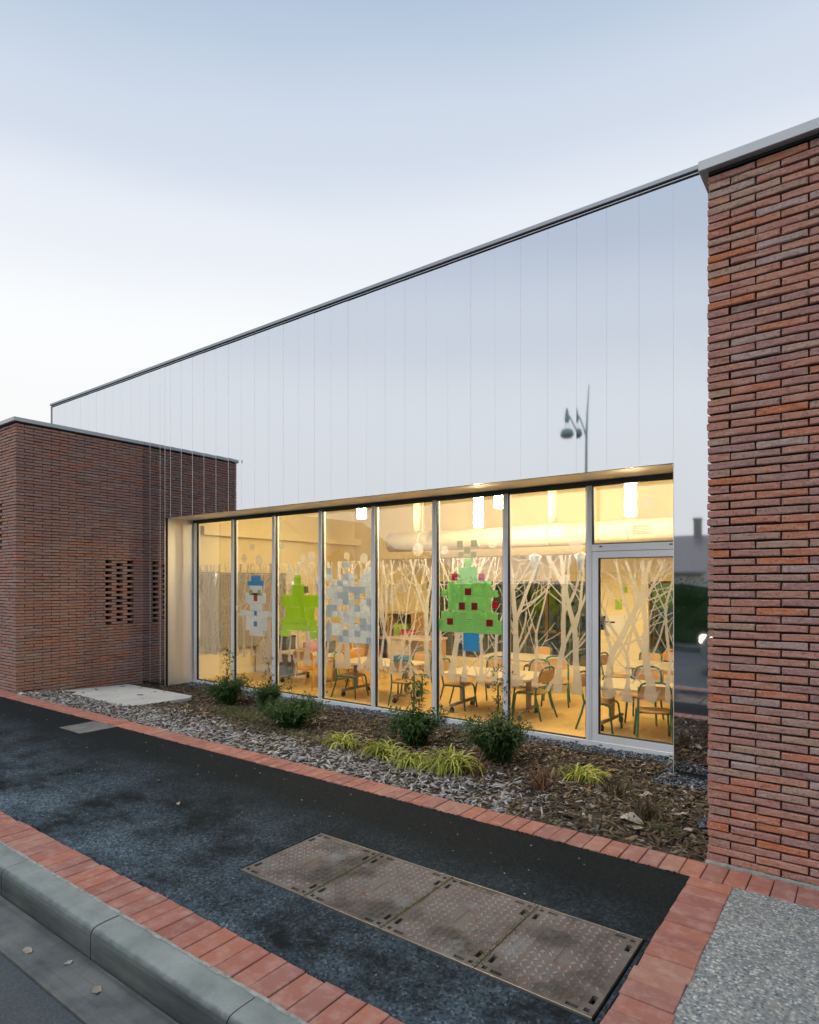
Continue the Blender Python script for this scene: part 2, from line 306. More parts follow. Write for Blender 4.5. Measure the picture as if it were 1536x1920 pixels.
# ------------------------------------------------------------------ mesh helpers
class MB:
    """collects shapes into one mesh"""
    def __init__(s): s.v = []; s.f = []; s.mi = []; s.sm = []
    def add(s, vs, fs, mi=0, smooth=False):
        o = len(s.v); s.v.extend(vs); s.f.extend([tuple(i + o for i in f) for f in fs])
        s.mi.extend([mi] * len(fs)); s.sm.extend([smooth] * len(fs)); return s
    def box(s, x0, x1, y0, y1, z0, z1, ch=0, mi=0):
        if ch:
            bm = bmesh.new(); bmesh.ops.create_cube(bm, size=1)
            for v in bm.verts: v.co = Vector(((x0 + x1) / 2 + v.co.x * (x1 - x0), (y0 + y1) / 2 + v.co.y * (y1 - y0), (z0 + z1) / 2 + v.co.z * (z1 - z0)))
            bmesh.ops.bevel(bm, geom=bm.edges[:], offset=ch, segments=1, affect='EDGES')
            bm.verts.index_update(); s.add([tuple(v.co) for v in bm.verts], [[v.index for v in f.verts] for f in bm.faces], mi); bm.free(); return s
        vs = [(x, y, z) for x in (x0, x1) for y in (y0, y1) for z in (z0, z1)]
        return s.add(vs, [(0, 1, 3, 2), (4, 6, 7, 5), (0, 4, 5, 1), (2, 3, 7, 6), (0, 2, 6, 4), (1, 5, 7, 3)], mi)
    def tube(s, pts, r, n=8, mi=0, caps=True):
        pts = [Vector(p) for p in pts]; rs = r if isinstance(r, (list, tuple)) else [r] * len(pts); rings = []; up = None; o = len(s.v)
        for i, p in enumerate(pts):
            d = (pts[min(i + 1, len(pts) - 1)] - pts[max(i - 1, 0)]).normalized()
            if up is None or abs(d.dot(up)) > .97: up = Vector((0, 0, 1)) if abs(d.z) < .9 else Vector((1, 0, 0))
            a = d.cross(up).normalized(); b2 = a.cross(d); up = b2
            for k in range(n):
                t = 2 * math.pi * k / n; s.v.append(tuple(p + rs[i] * (math.cos(t) * a + math.sin(t) * b2)))
        fs = [(o + i * n + k, o + i * n + (k + 1) % n, o + (i + 1) * n + (k + 1) % n, o + (i + 1) * n + k) for i in range(len(pts) - 1) for k in range(n)]
        sm = [True] * len(fs)
        if caps: fs += [tuple(o + k for k in reversed(range(n))), tuple(o + (len(pts) - 1) * n + k for k in range(n))]; sm += [False, False]
        s.f += fs; s.mi += [mi] * len(fs); s.sm += sm; return s
    def lathe(s, prof, c, n=16, mi=0):
        o = len(s.v)
        for r, z in prof:
            for k in range(n):
                t = 2 * math.pi * k / n; s.v.append((c[0] + r * math.cos(t), c[1] + r * math.sin(t), c[2] + z))
        fs = [(o + i * n + k, o + i * n + (k + 1) % n, o + (i + 1) * n + (k + 1) % n, o + (i + 1) * n + k) for i in range(len(prof) - 1) for k in range(n)]
        s.f += fs; s.mi += [mi] * len(fs); s.sm += [True] * len(fs); return s
    def prism(s, poly, axis, a, b2, mi=0):
        """poly of 2D points extruded along axis ('x','y','z') from a to b2"""
        def P(u, v, t): return {'x': (t, u, v), 'y': (u, t, v), 'z': (u, v, t)}[axis]
        n = len(poly); vs = [P(u, v, a) for u, v in poly] + [P(u, v, b2) for u, v in poly]
        return s.add(vs, [tuple(range(n))[::-1], tuple(range(n, 2 * n))] + [(i, (i + 1) % n, n + (i + 1) % n, n + i) for i in range(n)], mi)
    def plate(s, u0, u1, v0, v1, holes, axis, a, b2, mi=0):
        """rectangle with rectangular holes, extruded"""
        us = sorted({u0, u1, *[h[0] for h in holes], *[h[1] for h in holes]}); vs_ = sorted({v0, v1, *[h[2] for h in holes], *[h[3] for h in holes]})
        nu, nv = len(us) - 1, len(vs_) - 1
        solid = [[not any(h[0] < (us[i] + us[i + 1]) / 2 < h[1] and h[2] < (vs_[j] + vs_[j + 1]) / 2 < h[3] for h in holes) for j in range(nv)] for i in range(nu)]
        def P(u, v, t): return {'x': (t, u, v), 'y': (u, t, v), 'z': (u, v, t)}[axis]
        idx = {}; vl = []; fl = []
        def vi(i, j, t):
            k = (i, j, t)
            if k not in idx: idx[k] = len(vl); vl.append(P(us[i], vs_[j], t))
            return idx[k]
        for i in range(nu):
            for j in range(nv):
                if not solid[i][j]: continue
                fl.append((vi(i, j, a), vi(i, j + 1, a), vi(i + 1, j + 1, a), vi(i + 1, j, a))); fl.append((vi(i, j, b2), vi(i + 1, j, b2), vi(i + 1, j + 1, b2), vi(i, j + 1, b2)))
                for di, dj, e in ((-1, 0, ((i, j), (i, j + 1))), (1, 0, ((i + 1, j), (i + 1, j + 1))), (0, -1, ((i, j), (i + 1, j))), (0, 1, ((i, j + 1), (i + 1, j + 1)))):
                    p, q = i + di, j + dj
                    if not (0 <= p < nu and 0 <= q < nv and solid[p][q]): fl.append((vi(*e[0], a), vi(*e[1], a), vi(*e[1], b2), vi(*e[0], b2)))
        return s.add(vl, fl, mi)
    def mesh(s, name, mats):
        me = bpy.data.meshes.new(name); me.from_pydata([tuple(v) for v in s.v], [], s.f)
        for m in (mats if isinstance(mats, (list, tuple)) else [mats]): me.materials.append(m)
        if len(s.f) == len(me.polygons):
            me.polygons.foreach_set('material_index', s.mi); me.polygons.foreach_set('use_smooth', s.sm)
        me.update(); return me
    def obj(s, name, mats, parent=None, fix=True):
        me = s.mesh(name, mats)
        if fix:
            bm = bmesh.new(); bm.from_mesh(me); bmesh.ops.recalc_face_normals(bm, faces=bm.faces); bm.to_mesh(me); bm.free()
        return link(name, me, parent)

def link(name, me, parent=None):
    o = bpy.data.objects.new(name, me); COL.objects.link(o)
    if parent is not None: o.parent = parent
    return o
def tag(o, label=None, cat=None, group=None, kind=None):
    if label: o['label'] = label
    if cat: o['category'] = cat
    if group: o['group'] = group
    if kind: o['kind'] = kind
    return o
def thing(name, label, cat, loc=(0, 0, 0), rz=0, group=None):
    o = bpy.data.objects.new(name, None); COL.objects.link(o); o.location = loc; o.rotation_euler = (0, 0, rz); o.empty_display_size = .1
    return tag(o, label, cat, group)
def dup(root, loc, rz, label=None, group=None):
    r = root.copy(); COL.objects.link(r); r.location = loc; r.rotation_euler = (0, 0, rz)
    if label: r['label'] = label
    if group: r['group'] = group
    for ch in list(root.children):
        c = ch.copy(); COL.objects.link(c); c.parent = r
        for g in list(ch.children):
            d = g.copy(); COL.objects.link(d); d.parent = c
    return r
def arr_mesh(name, verts, quads, mats, attr=None):
    """big joined mesh from numpy arrays"""
    me = bpy.data.meshes.new(name); nv, nq = len(verts), len(quads)
    me.vertices.add(nv); me.vertices.foreach_set('co', np.asarray(verts, np.float32).ravel())
    k = quads.shape[1]; me.loops.add(nq * k); me.loops.foreach_set('vertex_index', quads.ravel().astype(np.int32))
    me.polygons.add(nq); me.polygons.foreach_set('loop_start', np.arange(0, nq * k, k, dtype=np.int32))
    try: me.polygons.foreach_set('loop_total', np.full(nq, k, np.int32))
    except Exception: pass
    for m in (mats if isinstance(mats, (list, tuple)) else [mats]): me.materials.append(m)
    me.update(calc_edges=True); me.validate()
    if attr:
        for nm, vals in attr.items():
            a = me.attributes.new(nm, 'FLOAT', 'POINT'); a.data.foreach_set('value', np.asarray(vals, np.float32))
    return me
BOXQ = np.array([(0, 1, 3, 2), (4, 6, 7, 5), (0, 4, 5, 1), (2, 3, 7, 6), (0, 2, 6, 4), (1, 5, 7, 3)])

# ------------------------------------------------------------------ plan of the place (metres; +Y runs from the street into the building)
YF, YB, YG = 3.98, 6.0, 6.565        # brick fronts, steel facade, glazing
XL, XR = -10.22, -.784               # inner faces of the two brick buildings
WX0, WX1 = -9.558, -1.467            # window opening
ZT, ZL, ZS = 5.25, 2.71, -.14        # facade top, lintel, sill

def bed_z(x, y):
    t = min(max((y - 3.94) / 2.0, 0), 1); s = t * t * (3 - 2 * t)
    return -.012 - .108 * s + .018 * mnoise.noise(Vector((x * 2.1, y * 2.1, 3))) + .008 * mnoise.noise(Vector((x * 7, y * 7, 1)))

# ------------------------------------------------------------------ ground and street
g = MB(); g.add([(-160, -160, -.30), (160, -160, -.30), (160, 160, -.30), (-160, 160, -.30)], [(0, 1, 2, 3)])
tag(g.obj('ground', M['grass']), kind='structure')
g = MB(); g.box(-60, 40, -5.2, 1.235, -.29, -.145); tag(g.obj('road', M['road']), kind='structure')
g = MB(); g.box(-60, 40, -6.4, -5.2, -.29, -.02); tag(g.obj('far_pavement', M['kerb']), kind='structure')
gut = tag(bpy.data.objects.new('gutter', None), kind='structure'); COL.objects.link(gut)
for k in range(-2, 2):
    x0 = -1.2 + 6.5 * k
    b = MB(); b.box(x0 + .004, x0 + 6.496, 1.240, 1.459, -.28, -.135 + .002 * (k % 2), .004); b.obj('gutter_slab', M['gutter'], gut)
kerb = tag(bpy.data.objects.new('kerb', None), kind='structure'); COL.objects.link(kerb)
pr = [(1.468, -.28), (1.468, -.035), (1.473, -.018), (1.484, -.006), (1.50, -.001), (1.53, .002), (1.612, .003), (1.612, -.28)]
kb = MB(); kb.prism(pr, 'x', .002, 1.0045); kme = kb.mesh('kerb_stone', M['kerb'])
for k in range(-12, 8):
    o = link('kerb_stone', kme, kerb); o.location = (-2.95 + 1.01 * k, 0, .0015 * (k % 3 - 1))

CX0, CX1, CY0, CY1 = -2.885, -.845, 2.28, 2.915       # the four iron covers
pv = MB()
pv.plate(-60, -.815, 1.845, 3.708, [(CX0 - .012, CX1 + .012, CY0 - .012, CY1 + .012)], 'z', -.28, -.004)
pave = tag(pv.obj('pavement', M['asphalt']), kind='structure')
# joint bedding below the pavers
bd = MB(); bd.box(-60, 30, 1.613, 1.8449, -.28, -.010); bd.box(-60, 30, 3.7081, 3.955, -.28, -.010); bd.box(-.8149, -.60, 1.845, 3.708, -.28, -.010)
tag(bd.obj('joint_bedding', M['bedding'], pave))
ag = MB(); ag.add([(-.605, 1.845, -.003), (30, 1.845, -.003), (30, 3.712, -.003), (-.605, 3.712, -.003)], [(0, 1, 2, 3)])
ag.box(-.599, 30, 1.846, 3.707, -.28, -.005)
tag(ag.obj('concrete_footpath', M['aggregate']), kind='structure')

def paver_variants(lx, ly, jx=.0012, jy=.003):
    out = []
    for s in range(7):
        r = random.Random(s + 50); bm = bmesh.new(); bmesh.ops.create_cube(bm, size=1)
        for v in bm.verts: v.co = Vector((v.co.x * lx + r.uniform(-jx, jx), v.co.y * ly + r.uniform(-jy, jy), -.03 + v.co.z * .06 + (r.uniform(-.0015, .0015) if v.co.z > 0 else 0)))
        bmesh.ops.bevel(bm, geom=[e for e in bm.edges if (e.verts[0].co.z > -.02 or e.verts[1].co.z > -.02)], offset=.0035, segments=1, affect='EDGES')
        me = bpy.data.meshes.new('paver'); bm.to_mesh(me); bm.free(); me.materials.append(M['paver']); out.append(me)
    return out
PV = paver_variants(.1062, .219); PH = paver_variants(.209, .1055, .003, .0012)
def lay(vs, x, y, z=0.0):
    o = link('paver', random.choice(vs), pave); k_ = (.0012, .004) if vs is PV else (.005, .001); o.location = (x + random.uniform(-k_[0], k_[0]), y + random.uniform(-k_[1], k_[1]), z + random.uniform(-.0015, .002))
    o.rotation_euler = (random.uniform(-.006, .006), random.uniform(-.008, .008), random.uniform(-.012, .012) + (math.pi if random.random() < .5 else 0))
PP = .1112
x = .62
while x > -11.3: lay(PV, x, 3.824, .001); x -= PP
x = .6
while x > -6.6: lay(PV, x, 1.732, .002); x -= PP
y = 3.65
while y > 1.9: lay(PH, -.708, y, .002); y -= PP
# the border goes on beyond the frame
eb = MB()
for yc, xs in ((3.824, -11.4), (1.732, -6.75)):
    x = xs
    while x > xs - 5: eb.box(x - .053, x + .053, yc - .11, yc + .11, -.06, .001); x -= PP
for yc, xs_ in ((3.824, .62), (1.732, .6)):
    for k in range(1, 45): eb.box(xs_ + PP * k - .053, xs_ + PP * k + .053, yc - .11, yc + .11, -.06, .001)
tag(eb.obj('paver_row', M['paver'], pave), kind='stuff')
# ragged asphalt edge along the pavers, crumbs
ec = MB()
for k in range(900):
    row = random.random() < .6
    xx = random.uniform(-8, -.85); yy = (1.846 if row else 3.706) + random.uniform(-.006, .01) * (1 if row else -1); r = random.uniform(.003, .009)
    ec.add([(xx + r * a, yy + r * b2, -.003 + r * c) for a, b2, c in ((1, 0, 0), (-1, .2, 0), (0, 1, 0), (.1, -1, 0), (0, 0, .8))], [(0, 2, 4), (2, 1, 4), (1, 3, 4), (3, 0, 4)])
tag(ec.obj('asphalt_crumbs', M['asphalt'], fix=False), kind='stuff')
# pale mortar bead between kerb and pavers and at the brick front
mb_ = MB()
for k in range(160):
    x0 = -8 + k * .06; mb_.box(x0, x0 + .062, 1.610 - random.uniform(.0, .005), 1.622 + random.uniform(0, .006), -.02, .004 + random.uniform(0, .003))
for k in range(30):
    x0 = -.79 + k * .06; mb_.box(x0, x0 + .062, 3.936, 3.975, -.05, .004 + random.uniform(0, .003))
tag(mb_.obj('mortar_joint', M['joint'], pave))
sp = MB()
sp.prism([(-7.338, 3.30), (-6.86, 3.30), (-6.86, 3.70), (-7.338, 3.70)], 'z', -.05, .001)
tag(sp.obj('service_cover_plate', m_concrete('worn_service_plate', (.10, .10, .098), (.2, .2, .195), 6)), 'small flat grey service plate set in the far asphalt beside the brick border', 'cover')

# ------------------------------------------------------------------ iron access covers
def cover_meshes(seed):
    r = random.Random(seed); W, D = .504, .629
    holes = []
    for sx in (-1, 1):
        for sy in (-1, 1):
            def hh(cx, cy, hw, hd): holes.append((sx * cx - hw, sx * cx + hw, sy * cy - hd, sy * cy + hd))
            hh(.222, .215, .011, .028); hh(.222, .285, .011, .011); hh(.165, .29, .026, .010)
    holes.append((-.006, .006, -.07, .07))
    b = MB(); b.plate(-W / 2, W / 2, -D / 2, D / 2, holes, 'z', -.022, 0.0)
    plate = b.mesh('cover_plate', M['iron'])
    t = MB(); s = .036; h = .0055
    for i in range(-7, 8):
        for j in range(-9, 10):
            x, y = i * s * .98, j * s * .98
            if any(q[0] - .014 < x < q[1] + .014 and q[2] - .014 < y < q[3] + .014 for q in holes) or abs(x) > .236 or abs(y) > .298: continue
            if (abs(x) > .2 and abs(y) > .26) or (abs(x) < .05 and abs(y) < .10 and (i * 3 + j) % 4): continue
            a = R(45) if (i + j) % 2 else R(-45); ca, sa = math.cos(a), math.sin(a); l2, w2 = .0165, .0062
            P = lambda u, v, z: (x + u * ca - v * sa, y + u * sa + v * ca, z)
            t.add([P(-l2, 0, 0), P(0, -w2, 0), P(l2, 0, 0), P(0, w2, 0), P(-l2 * .5, 0, h), P(0, -w2 * .5, h), P(l2 * .5, 0, h), P(0, w2 * .5, h)],
                  [(4, 5, 6, 7), (0, 1, 5, 4), (1, 2, 6, 5), (2, 3, 7, 6), (3, 0, 4, 7)])
    tread = t.mesh('tread', M['tread'])
    f = MB(); f.box(-.2535, .2535, .3165, .3205, -.03, .002); rim = f.mesh('frame_rim', M['grey_metal'])
    u = MB(); u.box(-.25, .25, -.312, .312, -.045, -.030); under = u.mesh('underside', M['gasket'])
    p = MB(); p.box(-.0045, .0045, -.066, .066, -.006, -.001); boss = p.mesh('lifting_bar', plain('worn_bar', (.12, .11, .10), .6, .3))
    return plate, tread, rim, under, boss
cm = cover_meshes(1)
cnames = ['leftmost iron access cover with a clean tread, farthest from the brick cross border', 'second iron access cover from the left with a mossy seam on its right',
          'third iron access cover from the left with mossy seams on both sides', 'dark stained iron access cover touching the brick cross border on the right']
pit = MB(); pit.box(CX0 - .011, CX1 + .011, CY0 - .011, CY1 + .011, -.2, -.05); tag(pit.obj('access_pit', M['gasket'], pave))
for i in range(4):
    x = CX0 + .51 * (i + .5)
    c = thing('access_cover', cnames[i], 'cover', (x, (CY0 + CY1) / 2, -.002), 0, 'iron access covers in the pavement')
    for nm, me in zip(('cover_plate', 'tread', 'frame_rim', 'underside', 'lifting_bar'), cm):
        o = link(nm, me, c)
        if nm == 'frame_rim': link(nm, me, c).location.y = -.637
        if nm == 'tread': o['kind'] = 'stuff'
ms = MB()
for i in (1, 2, 3):
    for k in range(240):
        y = random.uniform(CY0, CY1); x = CX0 + .51 * i + random.gauss(0, .008 if i < 3 else .012) - (0.012 * random.random() if i == 3 else 0); r = random.uniform(.002, .006)
        ms.add([(x + r, y, -.003), (x - r, y + r * .3, -.003), (x, y + r, -.003), (x, y - r, -.003), (x, y, r * .7)], [(0, 2, 4), (2, 1, 4), (1, 3, 4), (3, 0, 4)])
tag(ms.obj('moss_seam', M['moss'], fix=False), kind='stuff')

# ------------------------------------------------------------------ brick buildings
BH, BJ, BL, HD = .0367, .0098, .2440, .1140          # brick height, joint, length, header
CO = BH + BJ; PL = BL + .0085
def brick_mesh(length, seed, depth=.1142):
    """u along the wall, v outwards (front at 0), z up from 0; rough hand-made arrises, no back face"""
    r = random.Random(seed); c = .0045
    us = [0, .006, length * .33, length * .66, length - .006, length]
    V = []; F = []
    zo = 0
    for k, u in enumerate(us):
        e = k in (0, 5); ins = .0045 if e else 0; j = lambda a: r.uniform(-a, a)
        hz = j(.0020); f = -.0015 + j(.0036) - ins
        sec = [(-depth, 0), (-c + f * .3, 0 + j(.0016)), (f, c + j(.0020)), (f + j(.001), BH - c + hz), (-c + f * .3, BH + hz + j(.001)), (-depth, BH + hz)]
        V += [(u + j(.0012), v, z) for v, z in sec]
    for k in range(5):
        for i in range(5): F.append((k * 6 + i, k * 6 + i + 1, (k + 1) * 6 + i + 1, (k + 1) * 6 + i))
    F += [tuple(reversed(range(6))), tuple(range(30, 36))]
    return V, F
def bm_of(length, n, tagk, mat='brick'):
    out = []
    for s in range(n):
        V, F = brick_mesh(length, s * 13 + tagk); me = bpy.data.meshes.new('brick'); me.from_pydata(V, [], F); me.materials.append(M[mat])
        bm = bmesh.new(); bm.from_mesh(me); bmesh.ops.recalc_face_normals(bm, faces=bm.faces); bm.to_mesh(me); bm.free(); out.append((me, V, [tuple(p.vertices) for p in me.polygons]))
    return out
VAR = {}; BMAT = ['brick']
def variant(l):
    k = (round(l, 4), BMAT[0])
    if k not in VAR: VAR[k] = bm_of(l, 10 if abs(l - BL) < .001 else 5, int(l * 977), BMAT[0])
    return random.choice(VAR[k])
def face_bricks(length, rows, stretch_even, grille=None, row0=0):
    """list of (u, z, length); u measured from the corner"""
    res = []
    for i in range(rows):
        z = (i - 3) * CO + .002; u = 0.0; first = BL if (i % 2 == 0) == stretch_even else HD
        iv = []
        if first == HD and not stretch_even or first == HD: iv.append((0, HD, 'h'))
        else: iv.append((0, BL, 's'))
        u = first + .0085
        while u < length - .02:
            l = min(BL, length - u); iv.append((u, u + l, 's')); u += PL
        if grille and grille['z0'] < z + BH / 2 < grille['z1']:
            par = int(round((z - .002) / CO)) % 2; hs = [grille['cols'][0], grille['cols'][2]] if par == 0 else [grille['cols'][1]]
            pd = .115 if par == 0 else .235; a, bnd = grille['cols'][0][0] - pd, min(grille['cols'][2][1] + pd, length)
            lo = [q for q in iv if q[1] < a - .03]; hi = [q for q in iv if q[0] > bnd + .03]
            a0 = (max(q[1] for q in lo) + .0085) if lo else 0.0; b0 = (min(q[0] for q in hi) - .0085) if hi else length
            cuts = [a0] + [t for h_ in hs for t in h_] + [b0]; iv = lo + hi
            for p0, p1 in zip(cuts[0::2], cuts[1::2]):
                n_ = max(1, int(math.ceil((p1 - p0 - .02) / (BL + .03)))); st_ = (p1 - p0 + .0085) / n_
                iv += [(p0 + st_ * k_, p0 + st_ * (k_ + 1) - .0085, 's') for k_ in range(n_)]
        res += [(s, z, round(e - s, 3) if abs(e - s - BL) > .001 and abs(e - s - HD) > .001 else (BL if abs(e - s - BL) < .001 else HD)) for s, e, t in iv if e - s > .03]
    return res
def place_bricks(parent, origin, ud, vd, bricks, keep, used):
    """keep(u, z) -> priority (lower shows larger); places single objects and returns the rest"""
    # local frame: x = ud, y = vd (outwards), z up; mirrored frames flip the mesh along u
    ud = Vector(ud); vd = Vector(vd); flip = ud.cross(vd).z < 0; rest = MB(); n = 0
    for (u, z, l) in sorted(bricks, key=lambda q: keep(q[0], q[1])):
        me, V, F = variant(l); jz = random.uniform(-.0017, .0017); jv = random.uniform(-.0045, .0045); rot = random.uniform(-.0045, .0045)
        if flip: Mx = Matrix((( -ud.x, vd.x, 0), (-ud.y, vd.y, 0), (0, 0, 1))); off = u + l
        else: Mx = Matrix(((ud.x, vd.x, 0), (ud.y, vd.y, 0), (0, 0, 1))); off = u
        Mr = Mx @ Matrix.Rotation(rot, 3, 'Y'); p = Vector(origin) + ud * off + vd * jv + Vector((0, 0, z + jz))
        if used[0] < 300 and keep(u, z) < 1e5:
            o = link('brick', me, parent); o.matrix_world = Matrix.Translation(p) @ Mr.to_4x4(); used[0] += 1
        else: rest.add([tuple(Mr @ Vector(v) + p) for v in V], F)
    return rest
ROWS = 89; ZC = (ROWS - 3) * CO + .004
def brick_building(name, label, corner_x, side, far_x, grille, front_grille):
    """front on YF running from the corner in direction -side; the return wall runs from the corner to the steel facade"""
    root = thing(name, label, 'building', (corner_x, YF, 0)); root_inv = Matrix.Translation((-corner_x, -YF, 0))
    BMAT[0] = 'shaded_brick' if side == 'left' else 'brick'; used = [0]; c = Vector((corner_x, YF, 0)); fl = abs(far_x - corner_x)  # left walls take the brick copy with painted shade
    fd = (1, 0, 0) if far_x > corner_x else (-1, 0, 0); sd = (0, 1, 0); so = (-fd[0], 0, 0)
    fb = face_bricks(fl, ROWS, True, front_grille); sb = face_bricks(YB - YF, ROWS, False, grille)
    # drop the corner header on each face where the other face's stretcher already turns the corner
    fb = [q for q in fb if not (q[0] == 0 and q[2] == HD)]; sb = [q for q in sb if not (q[0] == 0 and q[2] == HD)]
    for q in list(fb): pass
    rest = MB()
    if side == 'left':     # return wall is what the street sees
        r1 = place_bricks(root, c, sd, so, sb, lambda u, z: u + abs(z - 1.6) * .01, used); r2 = place_bricks(root, c, fd, (0, -1, 0), fb, lambda u, z: 1e6, used)
    else:
        r2 = place_bricks(root, c, fd, (0, -1, 0), fb, lambda u, z: u, used); r1 = place_bricks(root, c, sd, so, sb, lambda u, z: 1e6, used)
    for o in [o for o in root.children if o.name.startswith('brick')]:
        mw = o.matrix_world.copy(); o.matrix_parent_inverse = Matrix(); o.matrix_basis = root_inv @ mw
    for nm, rr in (('side_brickwork', r1), ('front_brickwork', r2)):
        if rr.f:
            rr.v = [(v[0] - corner_x, v[1] - YF, v[2]) for v in rr.v]; o = rr.obj(nm, M[BMAT[0]], root, False); o['kind'] = 'stuff'
    # mortar core, 11 mm behind the brick faces, with a deep pocket behind the open brickwork
    s = fd[0]; k = MB(); rec = .026
    xin = s * rec
    def hole(gr): return [(gr['cols'][0][0] - .02, gr['cols'][2][1] + .02, gr['z0'] + .0, gr['z1'] + .0)] if gr else []
    xs = sorted((xin, xin + s * .10)); k.plate(rec, YB - YF - .004, -.35, ZC, hole(grille), 'x', xs[0], xs[1])
    xf = sorted((s * (rec + .101), s * fl)); hf = [((s * h[1] if s < 0 else h[0]), (s * h[0] if s < 0 else h[1]), h[2], h[3]) for h in hole(front_grille)]
    k.plate(xf[0], xf[1], -.3, ZC, hf, 'y', rec, rec + .1)
    xb = sorted((s * .14, s * fl)); k.box(xb[0], xb[1], .14, YB - YF + 3, -.3, ZC)
    k.obj('wall_core', M['mortar'], root)
    b = MB(); ov = .042; zt = ZC + .012
    xo = sorted((-s * ov, s * fl)); yo = -ov
    b.box(xo[0], xo[1], yo, YB - YF - .006, zt + .004, zt + .062, .003)
    b.obj('coping', M['coping'], root)
    b2 = MB(); x2 = sorted((s * .004, s * fl)); b2.box(x2[0], x2[1], .004, YB - YF - .008, ZC + .001, zt + .0035); b2.obj('coping_shadow_gap', M['dark_gap'], root)
    rf = MB(); x3 = sorted((s * .05, s * fl)); rf.box(x3[0], x3[1], .05, YB - YF + 3 , zt + .004, zt + .05) if False else None
    return root
GR = dict(cols=[(5.33 - YF, 5.437 - YF), (5.52 - YF, 5.63 - YF), (5.707 - YF, 5.82 - YF)], z0=.95, z1=2.0)
FGR = dict(cols=[(.511, .62), (.70, .81), (.89, 1.0)], z0=2.08, z1=2.88)
bl = brick_building('brick_building', 'low brick building on the left with open brickwork vents and grey coping', XL, 'left', XL - 3.2, GR, FGR)
br = brick_building('brick_building', 'tall near red brick wall end on the right with grey metal coping', XR, 'right', XR + 2.6, None, None)

# ------------------------------------------------------------------ steel clad hall
hall = thing('metal_clad_building', 'mirror polished steel clad hall with a long lit window band between the brick buildings', 'building', (-5.5, YB, 0))
HX, HY_ = -5.5, YB
def hobj(mb, name, mat, parent=None, fix=True):
    mb.v = [(v[0] - HX, v[1] - HY_, v[2]) for v in mb.v]; return mb.obj(name, mat, parent if parent is not None else hall, fix)
def panel(x0, x1, z0, z1, seed):
    r = random.Random(seed); nx, nz = 10, max(2, int((z1 - z0) / .22)); gap = .0002; ch = .0007 + .0030 * min(1, max(0, (-x0 - 4.5) / 4.5))
    x0 += gap; x1 -= gap; sag = (.00060 + r.uniform(-.00015, .00015)) * ((x1 - x0) / .305) ** 2; tilt = r.uniform(-.0012, .0012); lean = r.uniform(-.0010, .0010)
    xs = [x0, x0 + ch] + [x0 + ch + (x1 - x0 - 2 * ch) * k / nx for k in range(1, nx)] + [x1 - ch, x1]
    V = []; F = []; n = len(xs)
    for j in range(nz + 1):
        z = z0 + (z1 - z0) * j / nz
        for i, x in enumerate(xs):
            t = (x - (x0 + x1) / 2) / ((x1 - x0) / 2)
            y = YB - .004 - sag * (1 - t * t) - tilt * t * (x1 - x0) / 2 - lean * (z - 2.5) * .5 + .00034 * mnoise.noise(Vector((x * 4, seed * 1.7, z * 1.2)))
            if i in (0, n - 1): y = YB - .0032
            V.append((x, y, z))
    for j in range(nz):
        for i in range(n - 1): F.append((j * n + i, j * n + i + 1, (j + 1) * n + i + 1, (j + 1) * n + i))
    m = MB(); core = [k for k in range(len(F)) if 0 < k % (n - 1) < n - 2]
    m.add(V, [F[k] for k in core], 0, True)
    for k in range(len(F)):          # bare cut edges, with their own vertices so that the sheet stays flat up to the fold
        if k % (n - 1) in (0, n - 2): m.add([V[q] for q in F[k]], [(0, 1, 2, 3)], 1)
    # folded top and bottom returns
    o = len(m.v)
    for (j, dy) in ((0, .03), (nz, .03)):
        a, b2 = m.v[j * n + 1], m.v[j * n + n - 2]; k = len(m.v)
        m.v += [a, b2, (b2[0], YB + dy, b2[2]), (a[0], YB + dy, a[2])]; m.f.append((k, k + 1, k + 2, k + 3)); m.mi.append(0); m.sm.append(False)
    return hobj(m, 'metal_panel', [M['steel'], M['edge']], None, False)
PW = .305; xs = [WX1 + PW * k for k in range(9, -42, -1)]; sd = 0
xs = [x for x in xs if x > -13.95]
for a, b2 in zip(xs[1:], xs[:-1]):
    sd += 1
    if a >= WX1 - .001: panel(a, b2, -.08, ZT, sd)
    elif b2 <= WX0 + .001: panel(a, b2, -.08, ZT, sd)
    elif a < WX0 < b2: panel(a, WX0, -.08, ZT, sd); panel(WX0, b2, ZL, ZT, sd + 500)
    else: panel(a, b2, ZL, ZT, sd)
XE0, XE1 = xs[-1], xs[0] + .001
# shell behind the panels
m = MB(); m.plate(XE0 + .005, XE1, -.3, ZT - .005, [(WX0 + .002, WX1 - .002, ZS - .02, ZL + .01)], 'y', YB + .004, YB + .05); hobj(m, 'backing_wall', M['dark_gap'])
m = MB(); m.box(XE0, XE0 + .05, YB + .052, 11.4, -.3, ZT - .005); m.box(XE1 - .05, XE1, YB + .052, 11.4, -.3, ZT - .005); m.box(XE0, XE1, YB + .052, 11.4, ZT - .10, ZT - .03); hobj(m, 'shell', M['coping'])
m = MB(); m.box(XE0 - .02, XE1, YB - .035, YB + .25, ZT + .028, ZT + .070, .004); hobj(m, 'roof_coping', M['trim'])
m = MB(); m.box(XE0, XE1, YB - .012, YB + .2, ZT + .003, ZT + .026); hobj(m, 'coping_shadow_gap', M['dark_gap'])
m = MB(); m.box(XE0 - .01, XE1, YB - .024, YB - .013, ZT + .002, ZT + .009); m.box(XE0 - .012, XE0 - .001, YB - .02, YB + .05, 3.0, ZT); hobj(m, 'drip_trim', M['coping'])
